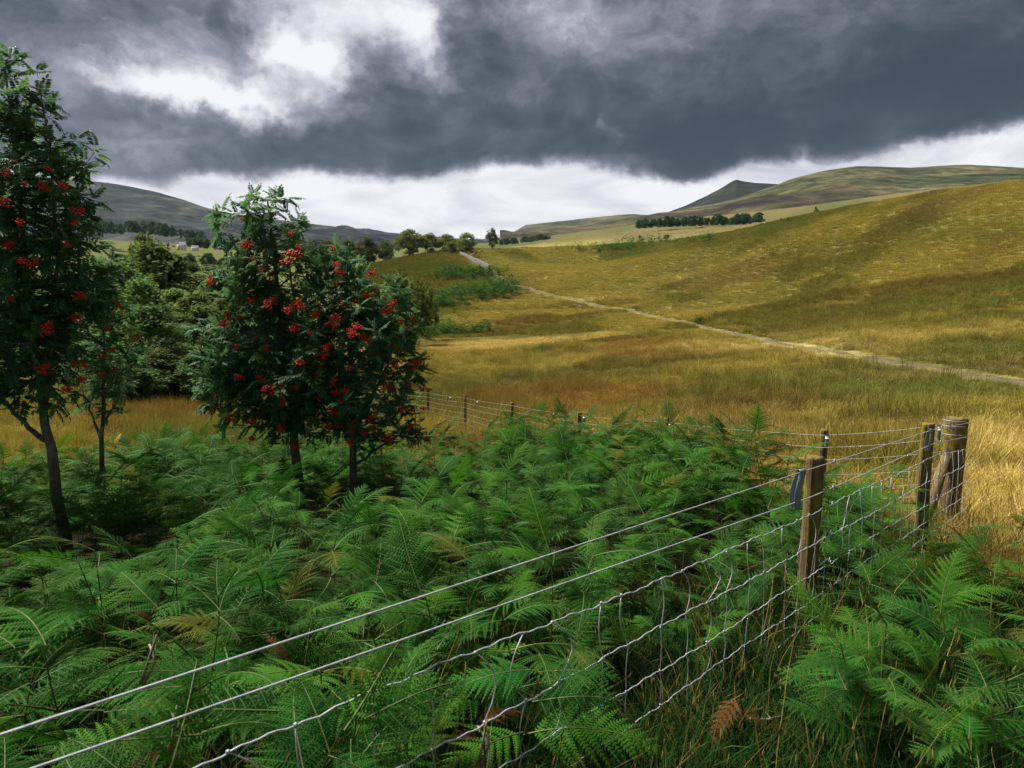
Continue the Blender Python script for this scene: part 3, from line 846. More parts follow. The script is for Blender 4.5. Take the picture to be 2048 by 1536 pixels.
STEMS = [tuft(30 + k, 9, .75, .30, .42, .0042, (1.3, 1.1, .8), (.9, .85, .6), True) for k in range(2)]
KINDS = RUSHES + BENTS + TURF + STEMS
WIDE = [tuft(40 + k, 64, .50, .80, .55, .017, (1.25, 1.08, .85), (.55, .62, .5)) for k in range(3)] + [tuft(50 + k, 56, .80, .60, .30, .016, (1.2, 1.0, .72), (.6, .7, .55)) for k in range(2)]

grs = np.random.default_rng(13)
def field_points(n, r0, r1, pw, ph0=-43, ph1=43):
    u = grs.random(n); k = 2 - pw                      # density ~ r^-pw
    r = (r0 ** k + u * (r1 ** k - r0 ** k)) ** (1 / k)
    ph = np.radians(grs.uniform(ph0, ph1, n))
    return r * np.sin(ph), r * np.cos(ph), r
x, y, r = field_points(78000, 6.3, 75, 1.15)
keep = ~(in_bed(x, y) & (y < 13.4)) & (path_dist(x, y) > .75 + .008 * r)
x, y, r = x[keep], y[keep], r[keep]
c = cover(x, y)
rushy = (c[:, 0] < .255) & (c[:, 1] < .135)
rushy |= (vnoise(x / 3, y / 2, 44) > .72)
green = c[:, 1] > c[:, 0] * .86
q = grs.random(len(x))
pxg = 1024 + x / y * F; short = (((pxg > 1560) & (y > 11) & (y < 34)) | (path_dist(x, y) < 3.5)) & (grs.random(len(x)) < .85)
rushy &= ~short; green |= short
idx = np.where(rushy, grs.integers(0, 3, len(x)), np.where(green & (q < .55), 6 + grs.integers(0, 2, len(x)), np.where(q > .90, 8 + grs.integers(0, 2, len(x)), 3 + grs.integers(0, 3, len(x)))))
s = grs.uniform(.7, 1.25, len(x)) * (1 + .008 * r)
s *= np.where(short, .62, 1)
s *= np.where((x > FENCE_X(y)) & (y < 9) & rushy, .6, 1)
pos = np.column_stack([x, y, height(x, y) - .03])
sc3 = np.column_stack([s, s, s * grs.uniform(.75, 1.15, len(x))])
c = c * grs.uniform(.8, 1.25, (len(x), 1))
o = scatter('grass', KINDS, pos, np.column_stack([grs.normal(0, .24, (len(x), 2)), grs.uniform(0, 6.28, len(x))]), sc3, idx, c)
tag(o, 'tussocky golden grass and rusty rushes on the field beyond the fence', 'grass', kind='stuff')
x, y, r = field_points(125000, 60, 420, 1.30, -12, 40)
keep = path_dist(x, y) > .7 + .0035 * r
x, y, r = x[keep], y[keep], r[keep]
c = cover(x, y); rushy = (c[:, 0] < .235)
idx = np.where(rushy, 3 + grs.integers(0, 2, len(x)), grs.integers(0, 3, len(x)))
s = grs.uniform(.6, 1.2, len(x)) * (.75 + .0035 * r)
o = scatter('moor_grass', WIDE, np.column_stack([x, y, height(x, y) - .08]), np.column_stack([np.zeros((len(x), 2)), grs.uniform(0, 6.28, len(x))]), np.column_stack([s * 1.2, s * 1.2, s * .8]), idx, c * grs.uniform(.86, 1.12, (len(x), 1)))
tag(o, 'rough tussock grass covering the hillside', 'grass', kind='stuff')
# verge under and before the fence
n = 5200
y = grs.uniform(1.2, 4.6, n); px = grs.uniform(-150, 2300, n); x = (px - 1024) / F * y
fd = x - FENCE_X(y)
keep = (fd > -1.1) & ((fd < .6) | (grs.random(n) < .75)) | ((fd <= -1.1) & (grs.random(n) < .20))
x, y = x[keep], y[keep]; n = len(x)
q = grs.random(n)
idx = np.where(q < .66, 6 + grs.integers(0, 2, n), np.where(q < .975, 3 + grs.integers(0, 3, n), 8 + grs.integers(0, 2, n)))
cc = np.where((q < .86)[:, None], np.array((.012, .052, .012)), np.where((q < .965)[:, None], np.array((.045, .070, .016)), np.array((.24, .19, .07))))
s = grs.uniform(.7, 1.15, n)
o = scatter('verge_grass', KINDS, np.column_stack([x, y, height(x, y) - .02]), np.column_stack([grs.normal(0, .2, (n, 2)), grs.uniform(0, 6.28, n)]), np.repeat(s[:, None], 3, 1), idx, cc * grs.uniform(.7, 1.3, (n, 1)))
tag(o, 'dark green grass with dry straw stems under the fence', 'grass', kind='stuff')
# ------------------------------------------------------------------ rowans
def bark_mat(name, c0, c1, lich=None):
    m, b, out = mat(name)
    tc = b.node('ShaderNodeTexCoord').outputs['Object']
    s = b.node('ShaderNodeVectorMath', operation='MULTIPLY'); b.put(s.inputs[0], tc); s.inputs[1].default_value = (9, 9, 2.2)
    n = b.noise(s.outputs[0], 2.5, 6, .65, .6).outputs[0]; n2 = b.noise(tc, 7, 5, .6).outputs[0]
    c = b.ramp(n, [(.32, c0), (.62, c1)])
    if lich: c = b.mix(b.mr(n2, .5, .66, 0, .8), c, (*lich, 1))
    p = principled(b, c, .9, .15, bump(b, n, .7, .01)); b.l.new(p.outputs[0], out.inputs[0]); return m
M_BARK = bark_mat('rowan_bark', (.045, .040, .032), (.15, .14, .115), (.21, .22, .18))
M_BARKD = bark_mat('tree_bark', (.030, .024, .018), (.085, .070, .052))
M_BIRCH = bark_mat('birch_bark', (.10, .09, .075), (.42, .39, .34))
def rowan_col(b):
    c = attr(b, 'Col').outputs['Color']
    g = b.node('ShaderNodeNewGeometry')
    return b.mix(g.outputs['Backfacing'], c, col_hsv(b, c, .5, .72, 1.7))
M_ROWAN = leaf_mat('rowan_leaf', rowan_col, .30, .5, .12)
def berry_m():
    m, b, out = mat('rowan_berry')
    c = b.mix(attr(b, 'Col').outputs['Fac'], (.56, .008, .005, 1), (.70, .030, .005, 1))
    p = principled(b, c, .42, .22); b.l.new(p.outputs[0], out.inputs[0]); return m
M_BERRY = berry_m()
M_BSTALK = M_STALK

def rowan_leaf(seed, npair=6, droop=.35):
    rs = np.random.default_rng(seed); mb = MB()
    def rach(s): return np.array([0.02 * math.sin(3 * s + seed), s, .06 * s - droop * s ** 2])
    S = np.linspace(0, 1, 5); P = np.array([rach(s) for s in S])
    w = .010 * (1 - .6 * S)
    mb.add(np.concatenate([P - [1, 0, 0] * w[:, None], P + [1, 0, 0] * w[:, None]]), np.stack([np.arange(4), np.arange(4) + 5, np.arange(1, 5) + 5, np.arange(1, 5)], -1), 0, (.10, .075, .03))
    def leaflet(p, d, up, ln, wd, tone):
        sd = np.cross(d, up); 
        V = np.array([p, p + d * ln * .30 + sd * wd + up * wd * .30, p + d * ln * .72 + sd * wd * .82 + up * wd * .18 - up * ln * .05, p + d * ln - up * ln * .16,
                      p + d * ln * .72 - sd * wd * .82 + up * wd * .18 - up * ln * .05, p + d * ln * .30 - sd * wd + up * wd * .30])
        mb.add(V, np.array([[0, 1, 2, 3], [0, 3, 4, 5]]), 0, np.array((.032, .115, .050)) * tone)
    for k in range(npair):
        s = .26 + .66 * k / (npair - 1)
        p = rach(s); t = rach(s + .01) - rach(s - .01); t /= np.linalg.norm(t); up = np.array([0, -t[2], t[1]]); up /= np.linalg.norm(up)
        for sg in (-1, 1):
            d = np.array([sg, 0, 0]) * .90 + t * rs.uniform(.30, .55) - up * rs.uniform(.02, .30); d /= np.linalg.norm(d)
            u2 = up - d * d.dot(up); u2 /= np.linalg.norm(u2)
            leaflet(p, d, u2, rs.uniform(.27, .33) * (1 - .10 * abs(k - 2.5) / 2.5), .056, rs.uniform(.8, 1.25))
    t = rach(1.0) - rach(.98); t /= np.linalg.norm(t); up = np.array([0, -t[2], t[1]]); up /= np.linalg.norm(up)
    leaflet(rach(1.0), t, up, .30, .050, 1.1)
    V = np.concatenate(mb.v); C = np.concatenate(mb.c); Q = np.concatenate(mb.f)
    return V, Q, C, mb.mesh('leaf', [M_ROWAN])
RLEAF = [rowan_leaf(k, 7 + k % 2, .06 + .11 * k) for k in range(4)]

def ico():
    t = (1 + 5 ** .5) / 2
    v = np.array([(-1, t, 0), (1, t, 0), (-1, -t, 0), (1, -t, 0), (0, -1, t), (0, 1, t), (0, -1, -t), (0, 1, -t), (t, 0, -1), (t, 0, 1), (-t, 0, -1), (-t, 0, 1)]); v /= np.linalg.norm(v[0])
    f = np.array([(0, 11, 5), (0, 5, 1), (0, 1, 7), (0, 7, 10), (0, 10, 11), (1, 5, 9), (5, 11, 4), (11, 10, 2), (10, 7, 6), (7, 1, 8), (3, 9, 4), (3, 4, 2), (3, 2, 6), (3, 6, 8), (3, 8, 9), (4, 9, 5), (2, 4, 11), (6, 2, 10), (8, 6, 7), (9, 8, 1)])
    return v, f
ICO_V, ICO_F = ico()
def cluster_mesh(seed):
    """hanging corymb of berries with their stalks"""
    rs = np.random.default_rng(seed); mb = MB()
    n = 46; lump = rs.normal(0, .016, (5, 3)) * [1, 1, .6]
    for k in range(n):
        a = k * 2.39996; rr = math.sqrt((k + .5) / n)
        p = np.array([math.cos(a) * rr * .050, math.sin(a) * rr * .050, -.030 - .034 * (1 - rr ** 2) + rs.normal(0, .007)]) + rs.normal(0, .004, 3) + lump[k % 5]
        rad = rs.uniform(.0068, .0092)
        c = rs.random()
        mb.add(ICO_V * rad + p, ICO_F, 0, (c, c, c))
        if k % 2 == 0:
            V, fs = tube(np.array([p * .35 + [0, 0, .004], p * .7 + [0, 0, .004], p]), .0012, 3, False); mb.add(V, fs, 1, (.2, .15, .05))
    return mb.mesh('berry_cluster', [M_BERRY, M_BSTALK], True)
CLUSTERS = [cluster_mesh(k) for k in range(4)]

def rowan(label, base, lobes, stems, n_tip, seed, berries, leaf_len=.155, n_parts=240, trunk_r=.055, group='berry-laden rowan trees in the bracken', exit_z=.0, tone=1.0):
    """base: trunk foot. lobes: (x,y,z,rx,ry,rz) crown masses in world space. stems: list of polylines (world) of trunk + main stems"""
    rs = np.random.default_rng(seed)
    base = np.array(base, float)
    root = empty('rowan_tree', base)
    tag(root, label, 'tree', group)
    # main stems
    skel = []
    for k, (P, r0, r1) in enumerate(stems):
        P = np.array(P, float); s = np.linspace(0, 1, len(P)); ss = np.linspace(0, 1, 14)
        C = np.stack([np.interp(ss, s, P[:, c]) for c in range(3)], 1)
        for _ in range(2): C[1:-1] = (C[:-2] + 2 * C[1:-1] + C[2:]) / 4
        C[1:-1] += rs.normal(0, .010, (12, 3))
        R = r0 + (r1 - r0) * ss
        if k == 0: R[0] *= 1.25
        mb = MB(); V, fs = tube(C - base, R, 9); mb.add(V, fs)
        mb.build('trunk' if k == 0 else 'stem', M_BARK, root, True)
        skel.append((C, R))
    # twig tips spread through the lobes, mostly near the surface
    lob = np.array(lobes, float); vol = lob[:, 3] * lob[:, 4] * lob[:, 5]; vol = vol ** .75; vol /= vol.sum()
    tips = []
    while len(tips) < n_tip:
        l = lob[rs.choice(len(lob), p=vol)]
        d = rs.normal(0, 1, 3); d /= np.linalg.norm(d)
        q = rs.random() ** .42 if rs.random() > .10 else rs.uniform(1.1, 1.42)
        tips.append(l[:3] + d * q * l[3:6])
    tips = np.array(tips)
    nb = max(10, n_tip // 16)
    # main branches to some of the tips
    bt = tips[rs.choice(len(tips), nb, replace=False)]
    allp, allr = [c for c, _ in skel], [r for _, r in skel]
    br = MB()
    for t in bt:
        best = None
        for C, R in skel:
            m_ = C[:, 2] < t[2] - .12
            if not m_.any(): continue
            d = np.linalg.norm(C - t, axis=1) + np.where(m_, 0, 9) + .5 * np.abs((t[2] - C[:, 2]) - .45)
            k = int(np.argmin(d))
            if best is None or d[k] < best[0]: best = (d[k], C[k], R[k])
        if best is None: C, R = skel[-1]; best = (0, C[7], R[7])
        p0, r0 = best[1], best[2]
        s = np.linspace(0, 1, 9)[:, None]
        ctrl = p0 * .45 + t * .55 + np.array([0, 0, .10]) + (t - p0) * [.15, .15, -.15]
        C = (1 - s) ** 2 * p0 + 2 * s * (1 - s) * ctrl + s ** 2 * t
        C[1:-1] += rs.normal(0, .012, (7, 3))
        R = np.linspace(min(r0 * .55, .018), .004, 9)
        mb = MB(); V, fs = tube(C - base, R, 6); mb.add(V, fs); mb.build('branch', M_BARK, root, True)
        allp.append(C); allr.append(R)
    AP = np.concatenate(allp)
    # twigs + leaves
    tw = MB(); LM, LI, LT = [], [], []; bspots = []
    for t in tips:
        dd = np.linalg.norm(AP - t, axis=1) + np.where(AP[:, 2] < t[2] + .02, 0, .35)
        p0 = AP[int(np.argmin(dd))]
        s = np.linspace(0, 1, 5)[:, None]
        C = (1 - s) ** 2 * p0 + 2 * s * (1 - s) * (p0 * .5 + t * .5 + [0, 0, -.03]) + s ** 2 * t
        V, fs = tube(C - base, np.linspace(.0045, .0025, 5), 4, False); tw.add(V, fs)
        td = C[-1] - C[-2] + np.array([0, 0, .02]); td /= np.linalg.norm(td) + 1e-9
        e1 = np.cross(td, [0.3, .9, .1]); e1 /= np.linalg.norm(e1); e2 = np.cross(td, e1)
        tt = tone * rs.uniform(.65, 1.6)
        nl = rs.integers(5, 9)
        for k in range(nl):
            a = k * 2.4 + rs.normal(0, .3); pol = math.radians(rs.uniform(35, 95))
            d = td * math.cos(pol) + (e1 * math.cos(a) + e2 * math.sin(a)) * math.sin(pol) + np.array([0, 0, -.12]); d /= np.linalg.norm(d)
            up = np.array([0, 0, 1.0]) * .9 + td * .4 + rs.normal(0, .15, 3); up -= d * d.dot(up); up /= np.linalg.norm(up) + 1e-9
            sd = np.cross(d, up)
            p = C[-1] - td * .02 * k * rs.random()
            A = np.eye(4); ln = leaf_len * rs.uniform(.75, 1.2)
            A[:3, 0], A[:3, 1], A[:3, 2], A[:3, 3] = sd * ln, d * ln, up * ln, p - base
            LM.append(A); LI.append(rs.integers(0, 4)); LT.append(tt * rs.uniform(.9, 1.1))
        bspots.append(t)
    tw.build('twigs', M_BARK, root)['kind'] = 'stuff'
    LM = np.array(LM); LI = np.array(LI); LT = np.array(LT)
    # the leaves that show largest are parts of their own, the rest one mass of foliage
    wp = LM[:, :3, 3] + base
    dist = np.linalg.norm(wp - np.array([0, 0, ZC]), axis=1)
    inview = np.abs(wp[:, 0] / wp[:, 1]) < .74
    score = dist + np.where(inview, 0, 50)
    ordr = np.argsort(score)
    solo = ordr[:n_parts]; mass = ordr[n_parts:]
    for k in solo:
        link('leaf', RLEAF[LI[k]][3], root, Matrix(LM[k].tolist()))
    fo = MB()
    for v in range(4):
        ks = mass[LI[mass] == v]
        if not len(ks): continue
        V, Q, C, _ = RLEAF[v]
        A = LM[ks]
        W_ = np.einsum('nij,vj->nvi', A[:, :3, :3], V) + A[:, None, :3, 3]
        QQ = (Q[None] + (np.arange(len(ks)) * len(V))[:, None, None]).reshape(-1, 4)
        CC = (C[None] * LT[ks][:, None, None]).reshape(-1, 3)
        fo.add(W_.reshape(-1, 3), QQ, 0, CC)
    f = fo.build('foliage', M_ROWAN, root); f['kind'] = 'stuff'
    # berries
    def put_cluster(p, sc):
        M = Matrix.Translation(Vector(p - base)) @ Matrix.Rotation(rs.uniform(0, 6.28), 4, 'Z') @ Matrix.Rotation(rs.normal(0, .5), 4, 'X') @ Matrix.Rotation(rs.normal(-.35, .3), 4, 'Y') @ Matrix.Diagonal((sc, sc, sc * 1.1, 1))
        link('berry_cluster', CLUSTERS[rs.integers(0, 4)], root, M)
    for b_ in berries:
        px, py, Y, sc = b_; Y += rs.uniform(-.12, .08)
        p = np.array(pt(px, py, Y))
        put_cluster(p, sc * rs.uniform(.68, 1.0))
    return root, tips

def lobes_px(L, Y0):
    """crown masses given as seen: (px, py, depth offset, rx px, ry px, depth radius m)"""
    out = []
    for px, py, dy, rx, ry, rd in L:
        p = pt(px, py, Y0 + dy); out.append((p.x, p.y, p.z, rx / F * p.y, rd, ry / F * p.y))
    return out
def stem_px(L, Y0): return [list(pt(px, py, Y0 + dy)) for px, py, dy in L]

# paired rowans in the middle
Y0 = 8.3
fz_ = lambda p: (p[0], p[1], float(height(p[0], p[1])) - .05)
b1 = fz_(pt(606, 1040, Y0)); b2 = fz_(pt(707, 1040, Y0 - .3))
LA = lobes_px([(515, 372, .1, 14, 22, .1), (555, 375, .1, 14, 22, .1), (535, 405, .1, 58, 30, .25), (520, 452, .1, 92, 60, .45), (560, 520, .1, 95, 70, .5), (500, 570, .1, 75, 60, .45), (520, 660, .1, 100, 70, .6), (590, 640, .3, 90, 90, .5),
               (470, 745, .1, 78, 60, .5), (560, 760, .1, 105, 80, .6), (500, 820, .0, 85, 50, .45), (590, 835, 0, 75, 42, .4), (440, 690, .1, 40, 60, .3), (415, 790, .1, 26, 28, .2)], Y0)
SA = [(([list(b1)] + stem_px([(597, 960, 0), (590, 880, .02), (580, 780, .05), (565, 660, .1), (548, 520, .1), (535, 400, .1)], Y0)), .068, .010),
      (stem_px([(588, 860, .02), (540, 800, .15), (500, 720, .2), (475, 620, .2)], Y0), .030, .007),
      (stem_px([(583, 800, .05), (600, 700, -.1), (590, 600, -.2), (575, 480, -.1)], Y0), .028, .006)]
bersA = [(485, 433, -.25, 1.1), (488, 480, -.5, 1.35), (574, 500, -.5, 1.6), (545, 545, -.4, .9), (525, 530, -.3, .9), (430, 552, -.2, 1.1), (508, 510, -.3, .9), (538, 592, -.5, 1.5), (505, 595, -.4, .9), (545, 604, -.5, 1.2), (440, 596, -.2, .9), (455, 625, -.3, .9),
         (480, 628, -.4, 1.0), (443, 640, -.3, 1.1), (585, 605, -.6, .9), (482, 748, -.5, 1.1), (536, 770, -.6, 1.1), (525, 750, -.5, .8), (565, 765, -.6, .8), (560, 800, -.6, 1.0), (468, 830, -.3, 1.1), (505, 835, -.4, .8), (565, 852, -.5, 1.0), (592, 885, -.4, 1.2), (590, 770, -.6, .9),
         (505, 870, -.3, .8), (500, 425, -.1, .7), (545, 425, -.2, .8), (580, 460, -.4, .8), (605, 490, -.4, 1.0), (420, 560, -.1, .9), (530, 690, -.5, .9), (470, 690, -.4, .8)]
rowan('tall left rowan of the close berry-laden pair in the middle of the bracken', b1, LA, SA, 380, 41, [(a, b_, Y0 + c_, d_) for a, b_, c_, d_ in bersA], .165, 260, .06)
LB = lobes_px([(690, 545, -.1, 56, 40, .35), (665, 600, -.2, 90, 50, .5), (740, 610, -.1, 78, 60, .5), (700, 680, -.3, 115, 75, .65), (780, 690, -.1, 60, 70, .45), (640, 720, -.3, 75, 80, .5), (720, 770, -.3, 110, 80, .6),
               (800, 780, -.1, 48, 60, .4), (660, 830, -.2, 80, 50, .5), (760, 840, -.1, 85, 40, .45), (825, 740, 0, 22, 40, .2), (830, 865, 0, 34, 14, .15), (675, 505, 0, 26, 20, .15)], Y0)
SB = [(([list(b2)] + stem_px([(705, 960, -.3), (708, 880, -.3), (706, 780, -.25), (700, 680, -.2), (690, 580, -.15), (682, 510, -.1)], Y0)), .052, .008),
      (stem_px([(708, 860, -.3), (745, 790, -.2), (780, 720, -.15), (795, 660, -.1)], Y0), .026, .006),
      (stem_px([(707, 840, -.3), (670, 780, -.4), (640, 700, -.4), (640, 630, -.4)], Y0), .026, .006)]
bersB = [(665, 490, -.2, .9), (670, 523, -.4, 1.1), (682, 538, -.5, 1.3), (673, 560, -.5, 1.3), (743, 536, -.2, 1.3), (740, 585, -.4, 1.3), (760, 580, -.4, 1.0), (778, 600, -.4, 1.4), (776, 612, -.4, 1.2), (605, 606, -.7, 1.2), (575, 612, -.6, 1.1), (582, 647, -.8, 1.5), (630, 625, -.7, 1.0),
         (672, 630, -.7, 1.2), (664, 641, -.7, 1.2), (717, 643, -.7, 1.3), (705, 655, -.7, 1.0), (700, 663, -.7, 1.3), (735, 668, -.6, 1.2), (647, 690, -.8, 1.4), (645, 703, -.8, 1.3), (598, 714, -.8, 1.5), (790, 722, -.4, 1.1), (825, 720, -.3, 1.3), (808, 640, -.3, .9), (832, 637, -.2, .9), (809, 655, -.3, .8),
         (737, 759, -.7, 1.2), (672, 778, -.8, 1.0), (683, 795, -.8, .9), (690, 776, -.8, 1.0), (773, 770, -.5, 1.0), (790, 772, -.4, 1.1), (811, 808, -.4, 1.3), (845, 773, -.2, 1.0), (857, 775, -.2, .9), (830, 812, -.2, 1.1), (846, 812, -.2, .8), (671, 814, -.8, 1.1), (704, 845, -.8, 1.1), (700, 858, -.8, .9),
         (730, 860, -.7, 1.0), (742, 858, -.6, 1.1), (770, 870, -.5, 1.2), (785, 874, -.5, 1.2), (862, 873, -.1, 1.1), (703, 880, -.8, 1.0), (671, 848, -.8, .9), (640, 795, -.8, .9), (655, 845, -.7, .9), (735, 830, -.6, .9), (820, 845, -.3, .9), (690, 600, -.5, .9), (620, 660, -.7, .9), (750, 700, -.6, 1.0),
         (700, 730, -.8, .9), (640, 745, -.8, .8), (660, 760, -.8, .9), (800, 690, -.4, .9), (775, 745, -.5, .8), (705, 600, -.5, .8), (820, 765, -.3, 1.0)]
rowan('bushy right rowan of the close berry-laden pair in the middle of the bracken', b2, LB, SB, 400, 42, [(a, b_, Y0 + c_, d_ * .95) for a, b_, c_, d_ in bersB], .150, 270, .05)
# tall rowan cut by the edge of the view
Y1 = 6.4
b3 = fz_(pt(133, 1090, Y1))
LC = lobes_px([(8, 140, .1, 34, 50, .25), (75, 215, .1, 42, 60, .25), (10, 250, .1, 60, 70, .4), (120, 300, .1, 48, 42, .3), (60, 330, .1, 75, 60, .5), (-40, 320, .1, 60, 100, .5), (110, 410, .1, 75, 60, .5), (20, 440, 0, 110, 80, .7), (-90, 450, .1, 90, 110, .6),
               (130, 510, 0, 68, 60, .45), (50, 560, -.1, 110, 80, .7), (-100, 600, 0, 110, 110, .7), (110, 620, -.1, 88, 70, .5), (30, 690, -.1, 110, 80, .6), (135, 700, -.1, 62, 60, .4), (150, 590, -.1, 40, 60, .4), (-60, 740, 0, 100, 80, .6), (60, 775, -.1, 80, 46, .4)], Y1)
SC_ = [(([list(b3)] + stem_px([(122, 1000, 0), (105, 930, 0), (92, 860, 0), (82, 780, .02), (70, 650, .05), (50, 480, .1), (25, 300, .1), (8, 120, .1)], Y1)), .056, .008),
       (stem_px([(90, 880, 0), (40, 840, .1), (-10, 780, .2), (-50, 640, .2)], Y1), .026, .006),
       (stem_px([(86, 820, 0), (105, 740, -.1), (118, 620, -.1), (115, 460, 0), (100, 300, .1), (80, 180, .1)], Y1), .028, .005)]
bersC = [(12, 340, -.3, 1.2), (8, 395, -.5, 1.3), (97, 368, -.4, 1.5), (54, 363, -.3, .9), (75, 363, -.3, .8), (130, 365, -.3, 1.0), (153, 410, -.3, 1.2), (40, 435, -.5, 1.4), (148, 438, -.3, .8), (58, 520, -.5, 1.2), (45, 515, -.5, .9), (140, 485, -.4, .8), (165, 583, -.4, 1.5), (150, 630, -.4, 1.5), (78, 655, -.6, 2.0),
         (80, 728, -.6, 2.0), (163, 717, -.4, 1.5), (133, 768, -.4, 1.5), (165, 750, -.4, .9), (200, 745, -.2, .9), (20, 590, -.6, 1.1), (10, 480, -.5, 1.1), (95, 330, -.3, .8), (20, 318, -.3, .8)]
rowan('tall rowan with a leaning forked trunk at the left edge', b3, LC, SC_, 480, 43, [(a, b_, Y1 + c_, min(d_, 1.35) * .78) for a, b_, c_, d_ in bersC], .165, 280, .055)
# small rowan behind it
Y2 = 9.6
b4 = fz_(pt(205, 1000, Y2))
LD = lobes_px([(200, 560, 0, 46, 60, .3), (215, 640, 0, 52, 60, .4), (190, 700, 0, 60, 60, .4), (225, 740, 0, 48, 50, .35), (170, 770, 0, 50, 46, .35), (215, 800, 0, 46, 30, .3)], Y2)
SD_ = [(([list(b4)] + stem_px([(205, 930, 0), (202, 880, 0), (210, 800, 0), (208, 700, 0), (205, 560, 0)], Y2)), .045, .007),
       (stem_px([(203, 890, 0), (185, 830, .1), (165, 780, .1)], Y2), .022, .006), (stem_px([(206, 850, 0), (235, 800, -.1), (245, 740, -.1)], Y2), .02, .005)]
rowan('small thin rowan standing behind the leaning trunk at the left', b4, LD, SD_, 105, 44, [(a, b_, Y2 - .3, 1.0) for a, b_ in [(240, 607), (268, 668), (220, 693), (210, 708), (200, 745), (228, 732), (215, 650)]], .15, 120, .045)
# ------------------------------------------------------------------ background trees
def foliage_mat(name):
    def cf(b):
        c = attr(b, 'Col').outputs['Color']; r = objrand(b)
        return col_hsv(b, c, b.mr(r, 0, 1, .48, .515, False), 1.0, b.mr(r, 0, 1, .75, 1.2, False))
    return leaf_mat(name, cf, .42, .6, .05)
M_FOL = foliage_mat('tree_foliage')
def crown_mesh(seed, H, W, z0, n_lobe, n_leaf, ls, colr, weep=0.0, taper=.55, gap=.0, name='crown'):
    rs = np.random.default_rng(seed)
    cz = (H + z0) / 2; hz = (H - z0) / 2
    V, C = [], []
    for _ in range(n_lobe):
        u = rs.uniform(-1, 1); a = rs.uniform(0, 6.283); rad = W / 2 * math.sqrt(max(0, 1 - abs(u) ** 2.2)) * (1 - taper * max(0, u)) * rs.random() ** .4
        c0 = np.array([math.cos(a) * rad * .8, math.sin(a) * rad * .8, cz + u * hz * .88])
        lr = np.array([1, 1, .75]) * W * rs.uniform(.08, .16)
        n = n_leaf // n_lobe
        d = rs.normal(0, 1, (n, 3)); d /= np.linalg.norm(d, axis=1)[:, None]
        p = c0 + d * (rs.random(n) ** .4)[:, None] * lr
        p[:, 2] -= weep * rs.random(n) * lr[2] * 2
        tone = rs.uniform(.6, 1.35)
        e1 = rs.normal(0, 1, (n, 3)); e1 /= np.linalg.norm(e1, axis=1)[:, None]
        e2 = np.cross(e1, rs.normal(0, 1, (n, 3))); e2 /= np.linalg.norm(e2, axis=1)[:, None] + 1e-9
        s = ls * rs.uniform(.5, 1.2, (n, 1))
        quad = np.stack([p - e1 * s, p + e2 * s * .55, p + e1 * s, p - e2 * s * .55], 1)
        V.append(quad.reshape(-1, 3)); C.append(np.repeat(np.array(colr) * tone * rs.uniform(.8, 1.2, (n, 1)), 4, 0))
    V = np.concatenate(V); C = np.concatenate(C)
    return make_mesh(name, V, [np.arange(len(V)).reshape(-1, 4)], [M_FOL], [0], C)
def trunk_mesh(seed, H, r0, mt, n_br=9, W=3.0, z0=1.5):
    rs = np.random.default_rng(seed); mb = MB()
    s = np.linspace(0, 1, 9); P = np.stack([.03 * H * np.sin(s * 3 + seed), .03 * H * np.cos(s * 2.3 + seed), s * H * .9 - .3], -1); P[:, :2] -= P[0, :2]
    V, fs = tube(P, r0 * (1.15 - s), 7); mb.add(V, fs)
    for _ in range(n_br):
        q = rs.uniform(.18, .8); p0 = np.array([np.interp(q, s, P[:, c]) for c in range(3)]); a = rs.uniform(0, 6.28)
        ln = W * .45 * rs.uniform(.6, 1); t = np.linspace(0, 1, 5)[:, None]
        C = p0 + t * np.array([math.cos(a) * ln, math.sin(a) * ln, 0]) + np.array([0, 0, ln * .8]) * t ** 1.4
        V, fs = tube(C, np.linspace(r0 * .45 * (1 - q), .015, 5), 5); mb.add(V, fs)
    return mb.mesh('trunk', [mt], True)
def treekind(seed, H, W, z0, n_lobe, n_leaf, ls, colr, mt=None, **k):
    return trunk_mesh(seed, H, H * .018, mt or M_BARKD, 10, W, z0), crown_mesh(seed, H, W, z0, n_lobe, n_leaf, ls, colr, **k)
BIRCH = [treekind(200 + k, 9, 4.2, 1.2, 110, 16000, .11, c, M_BIRCH, weep=.9, taper=.6) for k, c in enumerate([(.110, .170, .062), (.105, .168, .066), (.098, .160, .068), (.130, .178, .066)])]
BROAD = [treekind(210 + k, 9, 9, 1.2, 70, 5200, .26, c, taper=.35) for k, c in enumerate([(.150, .180, .070), (.110, .145, .060), (.180, .220, .095)])]
SHRUB = [treekind(220 + k, 3, 4.2, .1, 26, 4500, .10, c, taper=.3) for k, c in enumerate([(.115, .150, .050), (.135, .155, .050)])]
CONIF = [treekind(230 + k, 9, 3.6, .6, 40, 4000, .16, (.022, .040, .020), taper=.85) for k in range(2)]
def place(kind, name, x, y, H, Wf, label, group, cat='tree', rot=None, refH=9):
    s = H / refH
    e = empty(name, (x, y, float(height(x, y)) - .05), random.uniform(0, 6.28) if rot is None else rot)
    e.scale = (s * Wf, s * Wf, s)
    link('trunk', kind[0], e); link('crown', kind[1], e)
    tag(e, label, cat, group); return e
def tree_px(kind, name, px, Y, ptop, Wpx, label, group, refH=9, refW=4.2, cat='tree'):
    a = (px - 1024) / F; x, y = a * Y, Y
    z = float(height(x, y)); H = max(1.0, ZC + T(ptop) * Y - z)
    Wm = Wpx / F * Y * (1.55 if name == 'birch_tree' else 1.0)
    return place(kind, name, x, y, H, Wm / (refW * H / refH), label, group, cat, None, refH)
g = 'birches and sallows behind the rowans'
